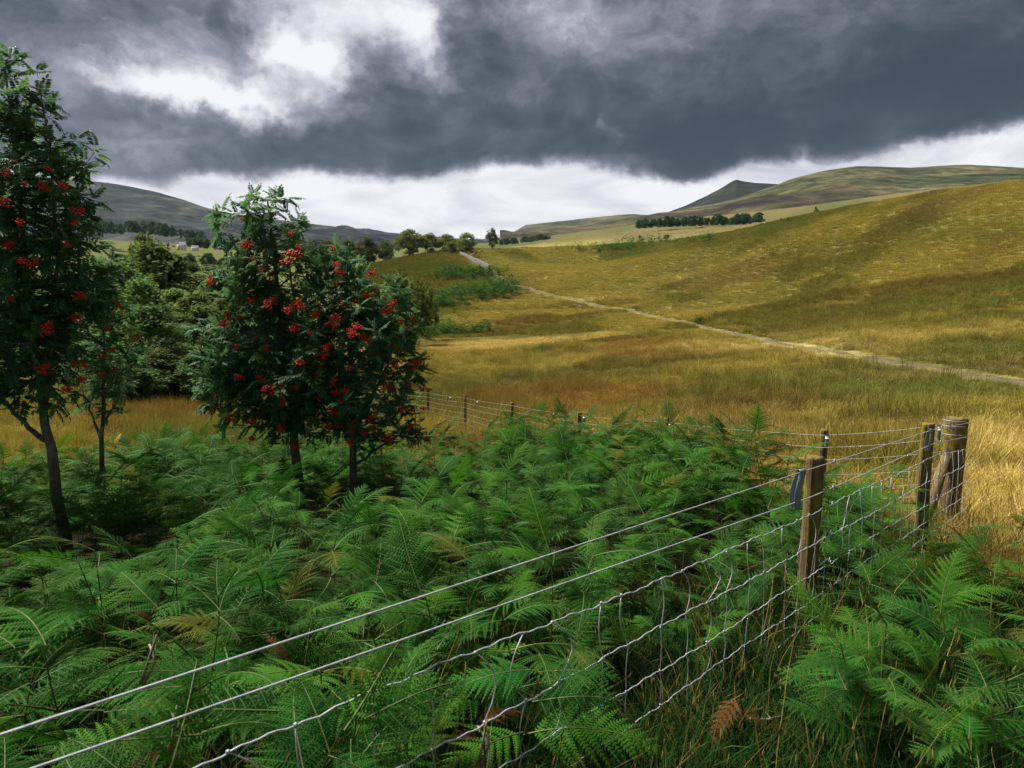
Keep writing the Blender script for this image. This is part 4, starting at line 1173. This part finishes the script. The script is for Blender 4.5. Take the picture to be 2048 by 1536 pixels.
for q in [(BIRCH[0], 240, 52, 512, 150, 'olive birch just beside the small thin rowan crown'), (BIRCH[1], 318, 60, 470, 150, 'tallest pale olive birch between the rowan crowns'), (BIRCH[2], 300, 40, 600, 130, 'dark bluish green birch low in front of the olive birches'),
          (BIRCH[3], 415, 64, 535, 150, 'olive birch left of the paired rowans'), (BIRCH[1], 455, 58, 530, 120, 'birch half hidden behind the tall paired rowan'), (BIRCH[2], 360, 46, 640, 140, 'small dark birch at the edge of the brown bracken bank'),
          (BIRCH[0], 180, 60, 560, 160, 'birch mostly hidden behind the forked rowan'), (BIRCH[2], 250, 36, 700, 110, 'low dark sallow at the foot of the birches'), (BIRCH[3], 120, 66, 540, 170, 'birch showing only between leaves of the forked rowan'),
          (BIRCH[2], 385, 75, 515, 90, 'dark rounded birch behind the two middle birches'), (BIRCH[0], 540, 62, 560, 140, 'birch hidden behind the lower crown of the paired rowans'), (BIRCH[1], 20, 60, 560, 180, 'birch behind the edge rowan foliage'),
          (BIRCH[0], 275, 70, 500, 120, 'birch crown between the small rowan and the tallest birch'), (BIRCH[3], 350, 54, 570, 120, 'leafy olive birch in front of the tallest birch'), (BIRCH[1], 225, 44, 610, 110, 'slender birch rising behind the small thin rowan'), (BIRCH[1], 290, 48, 545, 110, 'pale birch in the gap between small rowan and paired rowans'), (BIRCH[0], 330, 43, 660, 100, 'low bushy birch at the front of the birch bank'), (BIRCH[3], 395, 52, 575, 110, 'birch just left of the tall paired rowan crown'), (BIRCH[0], 440, 44, 640, 100, 'low olive birch beside the left edge of the tall paired rowan')]:
    tree_px(q[0], 'birch_tree', *q[1:5], q[5], g)
for q_, (px_, Y_, top_, w_, lab_) in enumerate([(210, 58, 540, 100, 'soft green birch right behind the small rowan stem'), (262, 46, 600, 110, 'low leafy birch next to the small rowan crown'), (345, 70, 505, 110, 'green birch behind the leafy olive birch'), (372, 48, 620, 110, 'bushy birch close to the brown bracken bank'),
        (408, 48, 600, 100, 'green birch touching the left side of the tall paired rowan'), (430, 70, 520, 100, 'birch top showing beside the upper crown of the tall paired rowan'), (318, 38, 690, 100, 'low sallow scrub at the edge of the rusty grass'), (395, 38, 700, 90, 'low sallow scrub below the left branches of the paired rowan')]):
    tree_px(BIRCH[(q_ * 3 + 1) % 4], 'birch_tree', px_, Y_, top_, w_, lab_, g)
tree_px(BROAD[1], 'broadleaf_tree', 300, 95, 466, 105, 'rounded yellow-green tree crown above the birches', g, 9, 9)
tree_px(SHRUB[0], 'willow_bush', 812, 92, 545, 130, 'large rounded willow bush beside the berry rowan on the slope', 'willow bushes on the slope', 3, 4.2, 'bush')
tree_px(SHRUB[1], 'willow_bush', 762, 98, 560, 100, 'willow bush tucked behind the berry rowan edge', 'willow bushes on the slope', 3, 4.2, 'bush')
tree_px(SHRUB[0], 'willow_bush', 858, 104, 575, 50, 'small willow bush at the lower end of the bracken bank', 'willow bushes on the slope', 3, 4.2, 'bush')
g = 'trees in the row along the far crest'
for px, Y, top, w, k, lab in [(700, 345, 478, 56, 1, 'dark green tree at the near end of the crest row'), (737, 340, 474, 66, 1, 'dark rounded tree second in the crest row'), (775, 345, 480, 50, 1, 'low green tree between two taller crest trees'),
                          (822, 345, 459, 84, 0, 'largest domed tree in the crest row'), (862, 350, 466, 50, 0, 'tree just right of the largest domed crest tree'), (895, 350, 468, 56, 0, 'pale green tree near the wall end of the crest row'),
                          (935, 345, 465, 50, 2, 'bright rounded tree at the path end of the crest row'), (905, 330, 482, 36, 2, 'low bush below the pale crest trees'), (660, 350, 480, 60, 1, 'tree hidden behind the berry rowan top')]:
    tree_px(BROAD[k], 'broadleaf_tree', px, Y, top, w, lab, g, 9, 9)
tree_px(BROAD[0], 'broadleaf_tree', 985, 375, 456, 32, 'lone upright tree standing apart on the crest by the path', None, 9, 9)
tree_px(SHRUB[0], 'hawthorn_bush', 924, 322, 494, 20, 'small dark bush at the bend of the stone wall', 'hawthorn bushes by the wall', 3, 4.2, 'bush')
tree_px(SHRUB[0], 'hawthorn_bush', 955, 262, 533, 10, 'tiny bush below the stone wall above the bracken', 'hawthorn bushes by the wall', 3, 4.2, 'bush')
for px, py, w, lab in [(1328, 476, 18, 'dark gorse bush on the green fold before the plantation'), (1275, 474, 9, 'small gorse bush farther along the green fold'), (1398, 644, 26, 'round green juniper beside the path')]:
    p = hit(px, py + 4); tree_px(SHRUB[0], 'gorse_bush', px, float(p[1]), py - w * .42, w, lab, 'bushes dotted on the moor', 3, 4.2, 'bush')
# saplings in tree guards near the plantation
for px, py, hgt in [(1620, 432, 20), (1566, 446, 12), (1552, 447, 12), (1545, 448, 9), (1525, 452, 9)]:
    p = hit(px, py); e = tree_px(CONIF[0], 'young_conifer', px, float(p[1]), py - hgt, hgt * .55, 'young conifer above the brow left of the pointed fell' if px > 1600 else 'young conifer by the end of the plantation', 'young conifers by the plantation', 9, 3.6)
M_GUARD, b_, o_ = mat('guard_tube'); b_.l.new(principled(b_, (.55, .53, .46, 1), .6).outputs[0], o_.inputs[0])
for px, py in [(1470, 458), (1477, 457), (1488, 456), (1497, 454), (1505, 453), (1515, 452), (1530, 449), (1540, 447)]:
    p = hit(px, py); mb = MB(); V, fs = tube(np.array([[0, 0, -.1], [0, 0, 1.0], [0, 0, 1.9]]), [.13, .12, .13], 8); mb.add(V, fs)
    q = mb.build('tree_guard', M_GUARD); q.location = p; tag(q, 'pale tube guarding a sapling on the brow below the plantation', 'tree guard', 'pale tree guards in a line')

# plantation and valley woods: far woods that read as one mass
def wood(name, label, spots, protos, seed):
    rs = np.random.default_rng(seed); P, S = [], []
    for px0, px1, py0, py1, Y, n, hp in spots:
        for _ in range(n):
            f = rs.random(); px = px0 + (px1 - px0) * f; py = py0 + (py1 - py0) * f
            y = Y * rs.uniform(.96, 1.06); a = (px - 1024) / F; x = a * y
            z = ZC + T(py) * y; P.append((x, y, max(z, float(height(x, y))) - 1.0)); S.append(hp / F * y / 9 * rs.uniform(.55, 1.3))
    S = np.array(S); n = len(P)
    o = scatter(name, protos, np.array(P), np.column_stack([np.zeros((n, 2)), rs.uniform(0, 6.28, n)]), np.column_stack([S * 1.15, S * 1.15, S]), rs.integers(0, len(protos), n))
    tag(o, label, 'wood', kind='stuff')
dark = [crown_mesh(300 + k, 9, 8, .2, 34, 1400, .42, (.050, .098, .050), taper=.6) for k in range(3)]
wood('plantation', 'dark green plantation strip below the pointed fell', [(1272, 1325, 455, 452, 640, 26, 15), (1325, 1512, 452, 446, 650, 90, 18)], dark, 1)
wood('valley_woods', 'dark woods across the valley below the slate fell', [(180, 270, 462, 468, 900, 30, 20), (270, 345, 462, 472, 900, 30, 22), (385, 470, 492, 500, 820, 40, 18), (470, 680, 498, 505, 900, 70, 20), (345, 420, 470, 485, 950, 16, 18),
                                                                          (990, 1100, 490, 483, 1000, 50, 11), (600, 700, 520, 522, 420, 16, 34), (200, 480, 532, 532, 420, 40, 24)], dark, 2)

# white farmhouse across the valley
hp = hit(368, 500, 400); 
if hp[1] < 500: hp = np.array([(368 - 1024) / F * 860, 860, 0]); hp[2] = float(height(hp[0], hp[1]))
hp = np.array([(373 - 1024) / F * 780, 780, ZC + T(499) * 780])
M_WHITE, b_, o_ = mat('limewash'); n_ = b_.noise(b_.node('ShaderNodeNewGeometry').outputs['Position'], .8, 4).outputs[0]
b_.l.new(principled(b_, b_.ramp(n_, [(.3, (.74, .73, .70)), (.7, (.86, .85, .83))]), .9).outputs[0], o_.inputs[0])
M_SLATE, b_, o_ = mat('roof_slate'); b_.l.new(principled(b_, (.10, .10, .11, 1), .7).outputs[0], o_.inputs[0])
M_WIN, b_, o_ = mat('window_glass'); b_.l.new(principled(b_, (.03, .035, .04, 1), .15, .5).outputs[0], o_.inputs[0])
he = empty('farmhouse', hp, .5)
tag(he, 'small white farmhouse among dark woods across the valley', 'house')
mb = MB(); V, f = box(0, 0, 2.0, 9, 6, 6); mb.add(V, f)
mb.add(np.array([[-4.5, -3, 5], [-4.5, 3, 5], [-4.5, 0, 7.6], [4.5, -3, 5], [4.5, 3, 5], [4.5, 0, 7.6]]), [np.array([[0, 2, 1], [3, 4, 5]])]); mb.build('wall', M_WHITE, he)
mb = MB(); mb.add(np.array([[-4.8, -3.3, 4.85], [4.8, -3.3, 4.85], [4.8, 0, 7.85], [-4.8, 0, 7.85], [-4.8, 3.3, 4.85], [4.8, 3.3, 4.85]]), np.array([[0, 1, 2, 3], [3, 2, 5, 4]])); ro = mb.build('roof', M_SLATE, he)
for sx in (-1, 1):
    mb = MB(); V, f = box(sx * 4.0, 0, 8.2, .9, .9, 1.6); mb.add(V, f); mb.build('chimney', M_WHITE, ro)
for wx, wz in [(-2.6, 1.2), (2.6, 1.2), (-2.6, 3.8), (0, 3.8), (2.6, 3.8)]:
    mb = MB(); V, f = box(wx, -3.0, wz, 1.0, .12, 1.3); mb.add(V, f); mb.build('window', M_WIN, he)
mb = MB(); V, f = box(0, -3.0, .6, 1.1, .12, 2.1); mb.add(V, f); mb.build('door', M_SLATE, he)
be = empty('barn', hp + np.array([13, 3, -.5]), .5); tag(be, 'low white barn beside the white farmhouse', 'barn')
mb = MB(); V, f = box(0, 0, 1, 7, 5, 4); mb.add(V, f); mb.build('wall', M_WHITE, be)
mb = MB(); mb.add(np.array([[-3.7, -2.8, 2.9], [3.7, -2.8, 2.9], [3.7, 0, 5], [-3.7, 0, 5], [-3.7, 2.8, 2.9], [3.7, 2.8, 2.9]]), np.array([[0, 1, 2, 3], [3, 2, 5, 4]])); mb.build('roof', M_SLATE, be)

# dry stone wall beside the far path
def mat_stone():
    m, b, out = mat('dry_stone'); P = b.node('ShaderNodeNewGeometry').outputs['Position']
    v = b.node('ShaderNodeTexVoronoi'); b.put(v.inputs['Vector'], P); v.inputs['Scale'].default_value = 2.2
    c = b.ramp(b.noise(P, 1.5, 5, .6).outputs[0], [(.3, (.10, .095, .09)), (.7, (.24, .23, .21))])
    p = principled(b, c, .95, .1, bump(b, v.outputs['Distance'], .9, .12)); b.l.new(p.outputs[0], out.inputs[0]); return m
wp = np.array([hit(*q) for q in [(928, 502), (922, 508), (921, 512), (934, 518), (948, 525), (962, 531), (974, 537), (979, 541)]])
s = np.linspace(0, 1, len(wp)); ss = np.linspace(0, 1, 160)
wx, wy = np.interp(ss, s, wp[:, 0]), np.interp(ss, s, wp[:, 1]); wz = height(wx, wy)
t2 = np.gradient(np.stack([wx, wy], 1), axis=0); t2 /= np.linalg.norm(t2, axis=1)[:, None] + 1e-9; n2 = np.stack([t2[:, 1], -t2[:, 0]], 1)
wr = np.random.default_rng(3)
sec = []
for off, zz in [(-.42, -.5), (-.36, .8), (-.24, 1.25), (-.14, 1.5), (.14, 1.5), (.24, 1.25), (.36, .8), (.42, -.5)]:
    sec.append(np.column_stack([wx + n2[:, 0] * off, wy + n2[:, 1] * off, wz + zz * 1.25 + wr.normal(0, .10, 160) * (zz > .5)]))
sec = np.stack(sec, 1).reshape(-1, 3); i = np.arange(159)[:, None]; j = np.arange(7)[None]
o = link('stone_wall', make_mesh('stone_wall', sec, [np.stack([i * 8 + j, i * 8 + j + 1, (i + 1) * 8 + j + 1, (i + 1) * 8 + j], -1).reshape(-1, 4)], [mat_stone()], [0]))
tag(o, 'grey dry stone wall bending beside the far path', 'wall', kind='thing')

# ------------------------------------------------------------------ fences
def mat_post():
    m, b, out = mat('weathered_post')
    tc = b.node('ShaderNodeTexCoord').outputs['Object']
    s = b.node('ShaderNodeVectorMath', operation='MULTIPLY'); b.put(s.inputs[0], tc); s.inputs[1].default_value = (1, 1, .07)
    g_ = b.noise(s.outputs[0], 46, 7, .7, .3).outputs[0]; n2 = b.noise(tc, 9, 6, .65).outputs[0]; n3 = b.noise(tc, 28, 5, .7).outputs[0]
    c = b.ramp(g_, [(.28, (.035, .024, .014)), (.45, (.120, .086, .050)), (.62, (.22, .165, .10)), (.78, (.32, .26, .17))])
    z = b.sep(tc)[2]
    moss = b.mul(b.mr(b.add(n2, b.mul(b.sub(n3, .5), .5)), .44, .62), b.mr(z, .25, .95, .25, 1.0))
    c = b.mix(moss, c, (.24, .185, .018, 1))
    c = b.mix(b.mr(n3, .66, .74, 0, .6), c, (.20, .20, .15, 1))
    p = principled(b, c, .92, .1, bump(b, b.add(g_, b.mul(n3, .4)), 1.0, .012)); b.l.new(p.outputs[0], out.inputs[0]); return m
M_POST = mat_post()
def mat_wire():
    m, b, out = mat('galvanised_wire')
    n_ = b.noise(b.node('ShaderNodeNewGeometry').outputs['Position'], 30, 3).outputs[0]
    p = principled(b, b.ramp(n_, [(.3, (.30, .31, .35)), (.7, (.50, .51, .56))]), 0.55, .4, None, .3); b.l.new(p.outputs[0], out.inputs[0]); return m
M_WIRE = mat_wire()
def post_mesh(seed, h, r, name='post', square=0.0):
    """round post: flared foot in the ground, wavering sides with drying cracks, chamfered top"""
    rs = np.random.default_rng(seed); sides = 40; lv = [-.35, 0, .2, .4, .6, .8, .9, .97, .99, 1.0]; mb = MB()
    a = np.arange(sides) / sides * 2 * math.pi
    crack = np.ones(sides)
    for _ in range(5): k = rs.integers(0, sides); crack[k] = rs.uniform(.80, .92)
    V = []
    for q, l in enumerate(lv):
        rr = r * (1 + .05 * np.sin(3 * a + seed + l * 2) + .025 * np.sin(5 * a + l * 5 + seed)) * (crack if l < .99 else crack ** .5)
        rr = rr * (1.06 if l < .1 else 1.0) * (.975 if l == .99 else .93 if l == 1.0 else 1.0)
        if square: sq = 1 / np.maximum(np.abs(np.cos(a)), np.abs(np.sin(a))); rr = rr * (1 + (np.minimum(sq, 1.28) - 1) * square) * .93
        zz = l * h if l > 0 else l
        zs = zz + (rs.normal(0, .003, sides) if l >= .97 else 0)
        V.append(np.column_stack([np.cos(a) * rr + .012 * math.sin(l * 3 + seed), np.sin(a) * rr, zs + 0 * a]))
    V.append(np.column_stack([np.cos(a) * r * .5, np.sin(a) * r * .5, h + .004 + rs.normal(0, .003, sides)]))
    n = len(V); V = np.concatenate(V + [np.array([[0, 0, h + .006]])])
    i = np.arange(n - 1)[:, None] * sides; j = np.arange(sides)[None]; k = (j + 1) % sides
    Q = np.stack([i + j, i + k, i + sides + k, i + sides + j], -1).reshape(-1, 4)
    tp = np.stack([(n - 1) * sides + np.arange(sides), (n - 1) * sides + (np.arange(sides) + 1) % sides, np.full(sides, n * sides)], -1)
    mb.add(V, [Q, tp]); return mb.mesh(name, [M_POST], False)
def to_z(px, py, Y): return float(pt(px, py, Y).z)

FY = lambda y: np.array([y - 2.22, y])
nf = empty('wire_fence', (FY(3.9)[0], 3.9, float(height(1.68, 3.9))))
tag(nf, 'sagging galvanised netting fence with round wooden posts crossing the front of the bracken', 'fence')
base_nf = np.array(nf.location)
POSTS = [(.95, None, 1.15, .052, 0), (4.05, 912, None, .051, 0), (5.68, 846, None, .052, .1), (6.50, 836, None, .090, .25)]
for k, (y, ptop, hh, r, sq) in enumerate(POSTS):
    x, yy = FY(y) + np.array([-.062, .062]) * (r / .05)
    gz = float(height(x, yy)); px = 1024 + x / yy * F
    top = gz + hh if hh else to_z(px, ptop, yy)
    o = link('post' if r < .07 else 'strainer_post', post_mesh(60 + k, top - gz, r, 'post', sq), nf)
    o.location = np.array([x, yy, gz]) - base_nf; o.rotation_euler = ([0, .012, -.018, -.015][k], [0, -.03, -.02, -.02][k], k * 1.3)
# strut leaning on the strainer
sx, sy = FY(6.50) + np.array([-.112, .112])
sz = float(height(sx, sy))
mb = MB(); V, fs = tube(np.array([[sx - .40, sy - .20, sz - .05], [sx - .26, sy - .14, sz + .32], [sx - .09, sy - .05, sz + .80]]) - base_nf, [.046, .044, .042], 14); mb.add(V, fs); mb.build('strut', M_POST, nf, False)
# strands: heights below the eye against distance along the fence
ZT = {0: [(.95, -.785), (1.29, -.795), (3.9, -.882), (5.6, -.945), (6.5, -1.03)], 1: [(.95, -.86), (1.38, -.89), (3.9, -1.045), (5.6, -1.06), (6.5, -1.16)],
      2: [(.95, -.99), (1.59, -1.026), (2.04, -1.053), (3.07, -1.122), (3.95, -1.143), (5.6, -1.17), (6.5, -1.27)], 3: [(.95, -1.24), (2.04, -1.28), (2.88, -1.298), (4.09, -1.32), (5.5, -1.34), (6.5, -1.40)],
      4: [(.95, -1.44), (2.33, -1.475), (3.26, -1.49), (4.4, -1.49), (6.5, -1.55)], 5: [(.95, -1.58), (2.6, -1.633), (3.4, -1.64), (4.5, -1.64), (6.5, -1.68)],
      6: [(.95, -1.70), (2.86, -1.776), (3.9, -1.77), (6.5, -1.80)], 7: [(.95, -1.80), (2.8, -1.89), (3.9, -1.90), (6.5, -1.92)]}
wrs = np.random.default_rng(9)
def strand_z(k, y): q = ZT[k]; return ZC + np.interp(y, [a for a, _ in q], [b for _, b in q])
stay_y = np.arange(1.0, 6.38, .138); stay_y = stay_y + wrs.normal(0, .012, len(stay_y))
drift = np.cumsum(wrs.normal(0, .010, (len(stay_y), 8)), 1); drift[:, 2] = wrs.normal(.012, .022, len(stay_y))
bulge = .03 + .02 * np.sin(stay_y * 2.1)
def fence_pt(y, k, out=0.0):
    p = FY(y); return np.array([p[0] + out * .7, p[1] - out * .7, float(strand_z(k, y))])
for k in range(8):
    if k < 2:
        ys = np.linspace(.9, 6.39, 60); P = np.array([fence_pt(y, k) for y in ys]); r = .0029
    else:
        ys = np.linspace(.9, 6.39, 340); ph = wrs.uniform(0, 6)
        P = np.array([fence_pt(y, k, .025 * (k > 2)) for y in ys])
        # crimped line wire with small kinks at the knots
        P[:, 2] += .0030 * np.sin(ys * 2 * math.pi / .061 + ph) + .004 * np.sin(ys * 31 + k) + .010 * np.sin(ys * 5.1 + k * 2) * .6
        r = .0027
    mb = MB(); V, fs = tube(P - base_nf, r, 6); mb.add(V, fs); mb.build('strand', M_WIRE, nf, True)
for q, y in enumerate(stay_y):
    mb = MB(); nodes = []
    for k in range(2, 8):
        p = fence_pt(y + drift[q, k] * .6, k, .025 * (k > 2)); nodes.append(p)
    nodes = np.array(nodes)
    P = []
    bl = wrs.normal(.012, .034)
    for a in range(5):
        for t in np.linspace(0, 1, 6)[:-1]:
            v = nodes[a] * (1 - t) + nodes[a + 1] * t; bow = math.sin(math.pi * t) * (bl if a == 0 else bl * .3)
            v[0] += bow; v[1] += bow; P.append(v)
    P.append(nodes[-1]); P = np.array(P)
    V, fs = tube(P - base_nf, .0022, 5); mb.add(V, fs)
    for p in nodes: mb.add(ICO_V * np.array([.0062, .0062, .0052]) + (p - base_nf), ICO_F)
    mb.build('stay', M_WIRE, nf, True)
# staples and wrapped wire ends
def loop_wire(c, r, ax, name='staple', rad=.0030):
    a = np.linspace(0, 2 * math.pi * .94, 16); c = np.asarray(c)
    e1, e2 = ax
    P = c + np.outer(np.cos(a), e1) * r + np.outer(np.sin(a), e2) * r
    mb = MB(); V, fs = tube(P - base_nf, rad, 5); mb.add(V, fs); mb.build(name, M_WIRE, nf, True)
for k in range(8):
    p = fence_pt(4.09, k); loop_wire(p + np.array([.035, .03, 0]), .014, (np.array([.7, .7, 0]), np.array([0, 0, 1.0])))
    p = fence_pt(5.71, k); loop_wire(p + np.array([.02, .02, 0]), .013, (np.array([.7, .7, 0]), np.array([0, 0, 1.0])))
for k, dz in ((0, .0), (1, 0), (0, -.05)):
    c = np.array([sx, sy, float(strand_z(k, 6.5)) + dz]); loop_wire(c, .097, (np.array([1.0, 0, 0]), np.array([0, 1.0, .0])), 'wire_wrap', .0032)

ff = empty('wire_fence', (-2.6, 22, float(height(-2.6, 22))))
tag(ff, 'thin far wire fence line running along the back of the bracken', 'fence')
bff = np.array(ff.location)
FP = []
for k, (px, ptop, Y) in enumerate([(1650, 860, 7.4), (1335, 836, 10.0), (1160, 824, 12.5), (1020, 805, 15.5), (930, 791, 18.6), (855, 782, 22.0), (790, 776, 25.5), (735, 772, 29.0)]):
    p = pt(px, ptop, Y); gz = float(height(p.x, p.y))
    o = link('post', post_mesh(80 + k, p.z - gz, .040, 'post', 0), ff); o.location = np.array([p.x, p.y, gz]) - bff; o.rotation_euler = (wrs.normal(0, .02), wrs.normal(0, .02), k)
    FP.append(np.array(p))
chain = [np.array([sx, sy, to_z(1925, 845, sy)])] + [p - np.array([0, 0, .05]) for p in FP]
FTOP = np.array(chain)
for k, dz in enumerate((0, -.13, -.26, -.42, -.56, -.68)):
    P = []
    for a, b_ in zip(chain[:-1], chain[1:]):
        for t in np.linspace(0, 1, 9)[:-1]:
            v = a * (1 - t) + b_ * t; v[2] += dz - .02 * math.sin(math.pi * t); P.append(v + np.array([-.04, -.04, 0]))
    mb = MB(); V, fs = tube(np.array(P) - bff, .0019, 5); mb.add(V, fs); mb.build('strand', M_WIRE, ff, True)

# marker tags clipped on the wires
def mat_tag():
    m, b, out = mat('grey_plastic_tag'); tc = b.node('ShaderNodeTexCoord').outputs['Object']
    wv = b.node('ShaderNodeTexWave', wave_type='BANDS', bands_direction='Z'); b.put(wv.inputs['Vector'], tc); wv.inputs['Scale'].default_value = 90
    p = principled(b, (.15, .19, .21, 1), .38, .5, bump(b, wv.outputs[0], .3, .002)); b.l.new(p.outputs[0], out.inputs[0]); return m
M_TAG = mat_tag()
M_TAGW, b_, o_ = mat('white_reflector'); b_.l.new(principled(b_, (.72, .72, .74, 1), .3, .5).outputs[0], o_.inputs[0])
def strip(P, w, axis, th=.0022):
    """thin band of width w along P, with real thickness"""
    P = np.asarray(P, float); axis = np.asarray(axis, float)
    tg_ = np.gradient(P, axis=0); tg_ /= np.linalg.norm(tg_, axis=1)[:, None]; nn = np.cross(tg_, axis); nn /= np.linalg.norm(nn, axis=1)[:, None]
    V = np.stack([P - axis * w / 2 - nn * th / 2, P + axis * w / 2 - nn * th / 2, P + axis * w / 2 + nn * th / 2, P - axis * w / 2 + nn * th / 2], 1).reshape(-1, 3)
    n = len(P); i = np.arange(n - 1)[:, None] * 4; j = np.arange(4)[None]; k = (j + 1) % 4
    return V, [np.stack([i + j, i + k, i + 4 + k, i + 4 + j], -1).reshape(-1, 4), np.array([[0, 1, 2, 3]]), np.array([[(n - 1) * 4 + 3, (n - 1) * 4 + 2, (n - 1) * 4 + 1, (n - 1) * 4]])]
def near_tag(y, label, w=.046, bow=.026):
    p = fence_pt(y, 0); q = fence_pt(y - .02, 1); ax = np.array([.93, .3676, 0.0]); nrm = np.array([.3676, -.93, 0])
    e = empty('marker_tag', p); t = np.linspace(0, 1, 14)
    P = np.outer(1 - t, [0, 0, .008]) + np.outer(t, q - p + [0, 0, -.035]) - np.outer(np.sin(t * 2.6) * bow * 1.2, ax) + np.outer(.010 + .012 * np.sin(t * 3), nrm)
    mb = MB(); V, fs = strip(P, w, ax); mb.add(V, fs); mb.build('front_band', M_TAG, e)
    P2 = P - nrm * (.022 + .016 * np.sin(t * 3.14))[:, None]; mb = MB(); V, fs = strip(P2, w, ax); mb.add(V, fs); mb.build('back_band', M_TAG, e)
    mb = MB(); a = np.linspace(-.4, math.pi + .4, 9); V, fs = strip(np.outer(np.cos(a) * .012, nrm) + np.outer(np.sin(a) * .009, [0, 0, 1]) + [0, 0, .006], w, ax); mb.add(V, fs); mb.build('clip', M_TAGW if False else M_TAG, e)
    tag(e, label, 'marker tag', 'grey marker tags on the fence wires')
near_tag(3.80, 'long curved grey plastic marker tag bridging the two top wires by the front post')
near_tag(5.50, 'grey marker tag hanging on the near wire against the second post', .026, .012)
def far_tag(px, Y, label, w=.042, h=.12):
    a = (px - 1024) / F; k = int(np.clip(np.searchsorted(FTOP[:, 1], Y) - 1, 0, len(FTOP) - 2)); A, B = FTOP[k], FTOP[k + 1]
    t = (a * A[1] - A[0]) / ((B[0] - A[0]) - a * (B[1] - A[1])); p = A + (B - A) * t; p[2] -= .02 * math.sin(math.pi * min(max(t, 0), 1)); p = p + np.array([-.04, -.06, 0])
    e = empty('marker_tag', p); ax = np.array([.93, -.36, 0]); tt = np.linspace(0, 1, 7)
    P = np.outer(tt, [0, -.004, -h]) + np.outer(np.sin(tt * 3) * .012, [0, -1, 0]) + [0, 0, .01]
    mb = MB(); V, fs = strip(P, w, ax); mb.add(V, fs); mb.build('band', M_TAG, e)
    mb = MB(); V, fs = strip(P[:3] + np.array([0, -.006, 0]), w * .8, ax); mb.add(V, fs); mb.build('reflector', M_TAGW, e)
    tag(e, label, 'marker tag', 'grey marker tags on the fence wires')
far_tag(1664, 7.3, 'square grey marker tag with white top on the far wire above the front post'); far_tag(1888, 6.2, 'narrow grey marker tag between the second post and the strainer', .030, .15)
far_tag(1347, 9.9, 'grey marker tag touching the third far post half sunk in bracken'); far_tag(1173, 12.3, 'grey marker tag beside the orange-yellow frond'); far_tag(1112, 13.4, 'grey marker tag midway along the longest visible far wire')
far_tag(958, 17.5, 'pale marker tag between the two thin far posts'); far_tag(903, 20, 'tiny marker tag near the berry rowan on the far wire')

# dry sticks and stalks in the verge
M_STICK = bark_mat('dry_stick', (.14, .11, .08), (.32, .26, .20))
for px, py, Y, dx, dz, lab in [(1632, 1400, 2.95, .05, .16, 'bleached forked stick standing in the grass right of the netting'), (1500, 1440, 2.75, .14, -.02, 'short pale twig lying below the netting by the dead frond'), (280, 1345, 2.2, .05, .14, 'brown broken stalk leaning under the top wire'),
                           (338, 1490, 1.9, .02, .13, 'pale dry stalk at the bottom edge between the wires'), (955, 1510, 2.05, .03, .12, 'pale pinkish dry stalk at the bottom edge behind the netting')]:
    p = pt(px, py, Y); z0 = max(float(height(p.x, p.y)), p.z - .12)
    mb = MB()
    for a, b2 in ((0, 1.0), (.45, .7)):
        P = np.array([[a * .02, 0, 0], [dx * .5 + a * .05, .01, dz * .55], [dx * b2 - a * .05, .02 + a * .05, dz * b2 + .02]]); V, fs = tube(P, [.006, .005, .003], 6); mb.add(V, fs)
    o = mb.build('dry_stick', M_STICK); o.location = (p.x, p.y, p.z - dz * .3); tag(o, lab, 'stick')

# ------------------------------------------------------------------ air
hz = MB(); V, f = box(0, 2400, 240, 12400, 9600, 640); hz.add(V, f)
M_HAZE = bpy.data.materials.new('haze'); M_HAZE.use_nodes = True; M_HAZE.node_tree.nodes.clear()
hb = NB(M_HAZE.node_tree); pv = hb.node('ShaderNodeVolumePrincipled'); pv.inputs['Color'].default_value = (.62, .78, 1.0, 1); pv.inputs['Density'].default_value = 0.30e-4
ho = hb.node('ShaderNodeOutputMaterial'); hb.l.new(pv.outputs[0], ho.inputs['Volume'])
haze = hz.build('haze', M_HAZE); tag(haze, 'thin blue-grey haze over the valley', 'haze', kind='stuff')
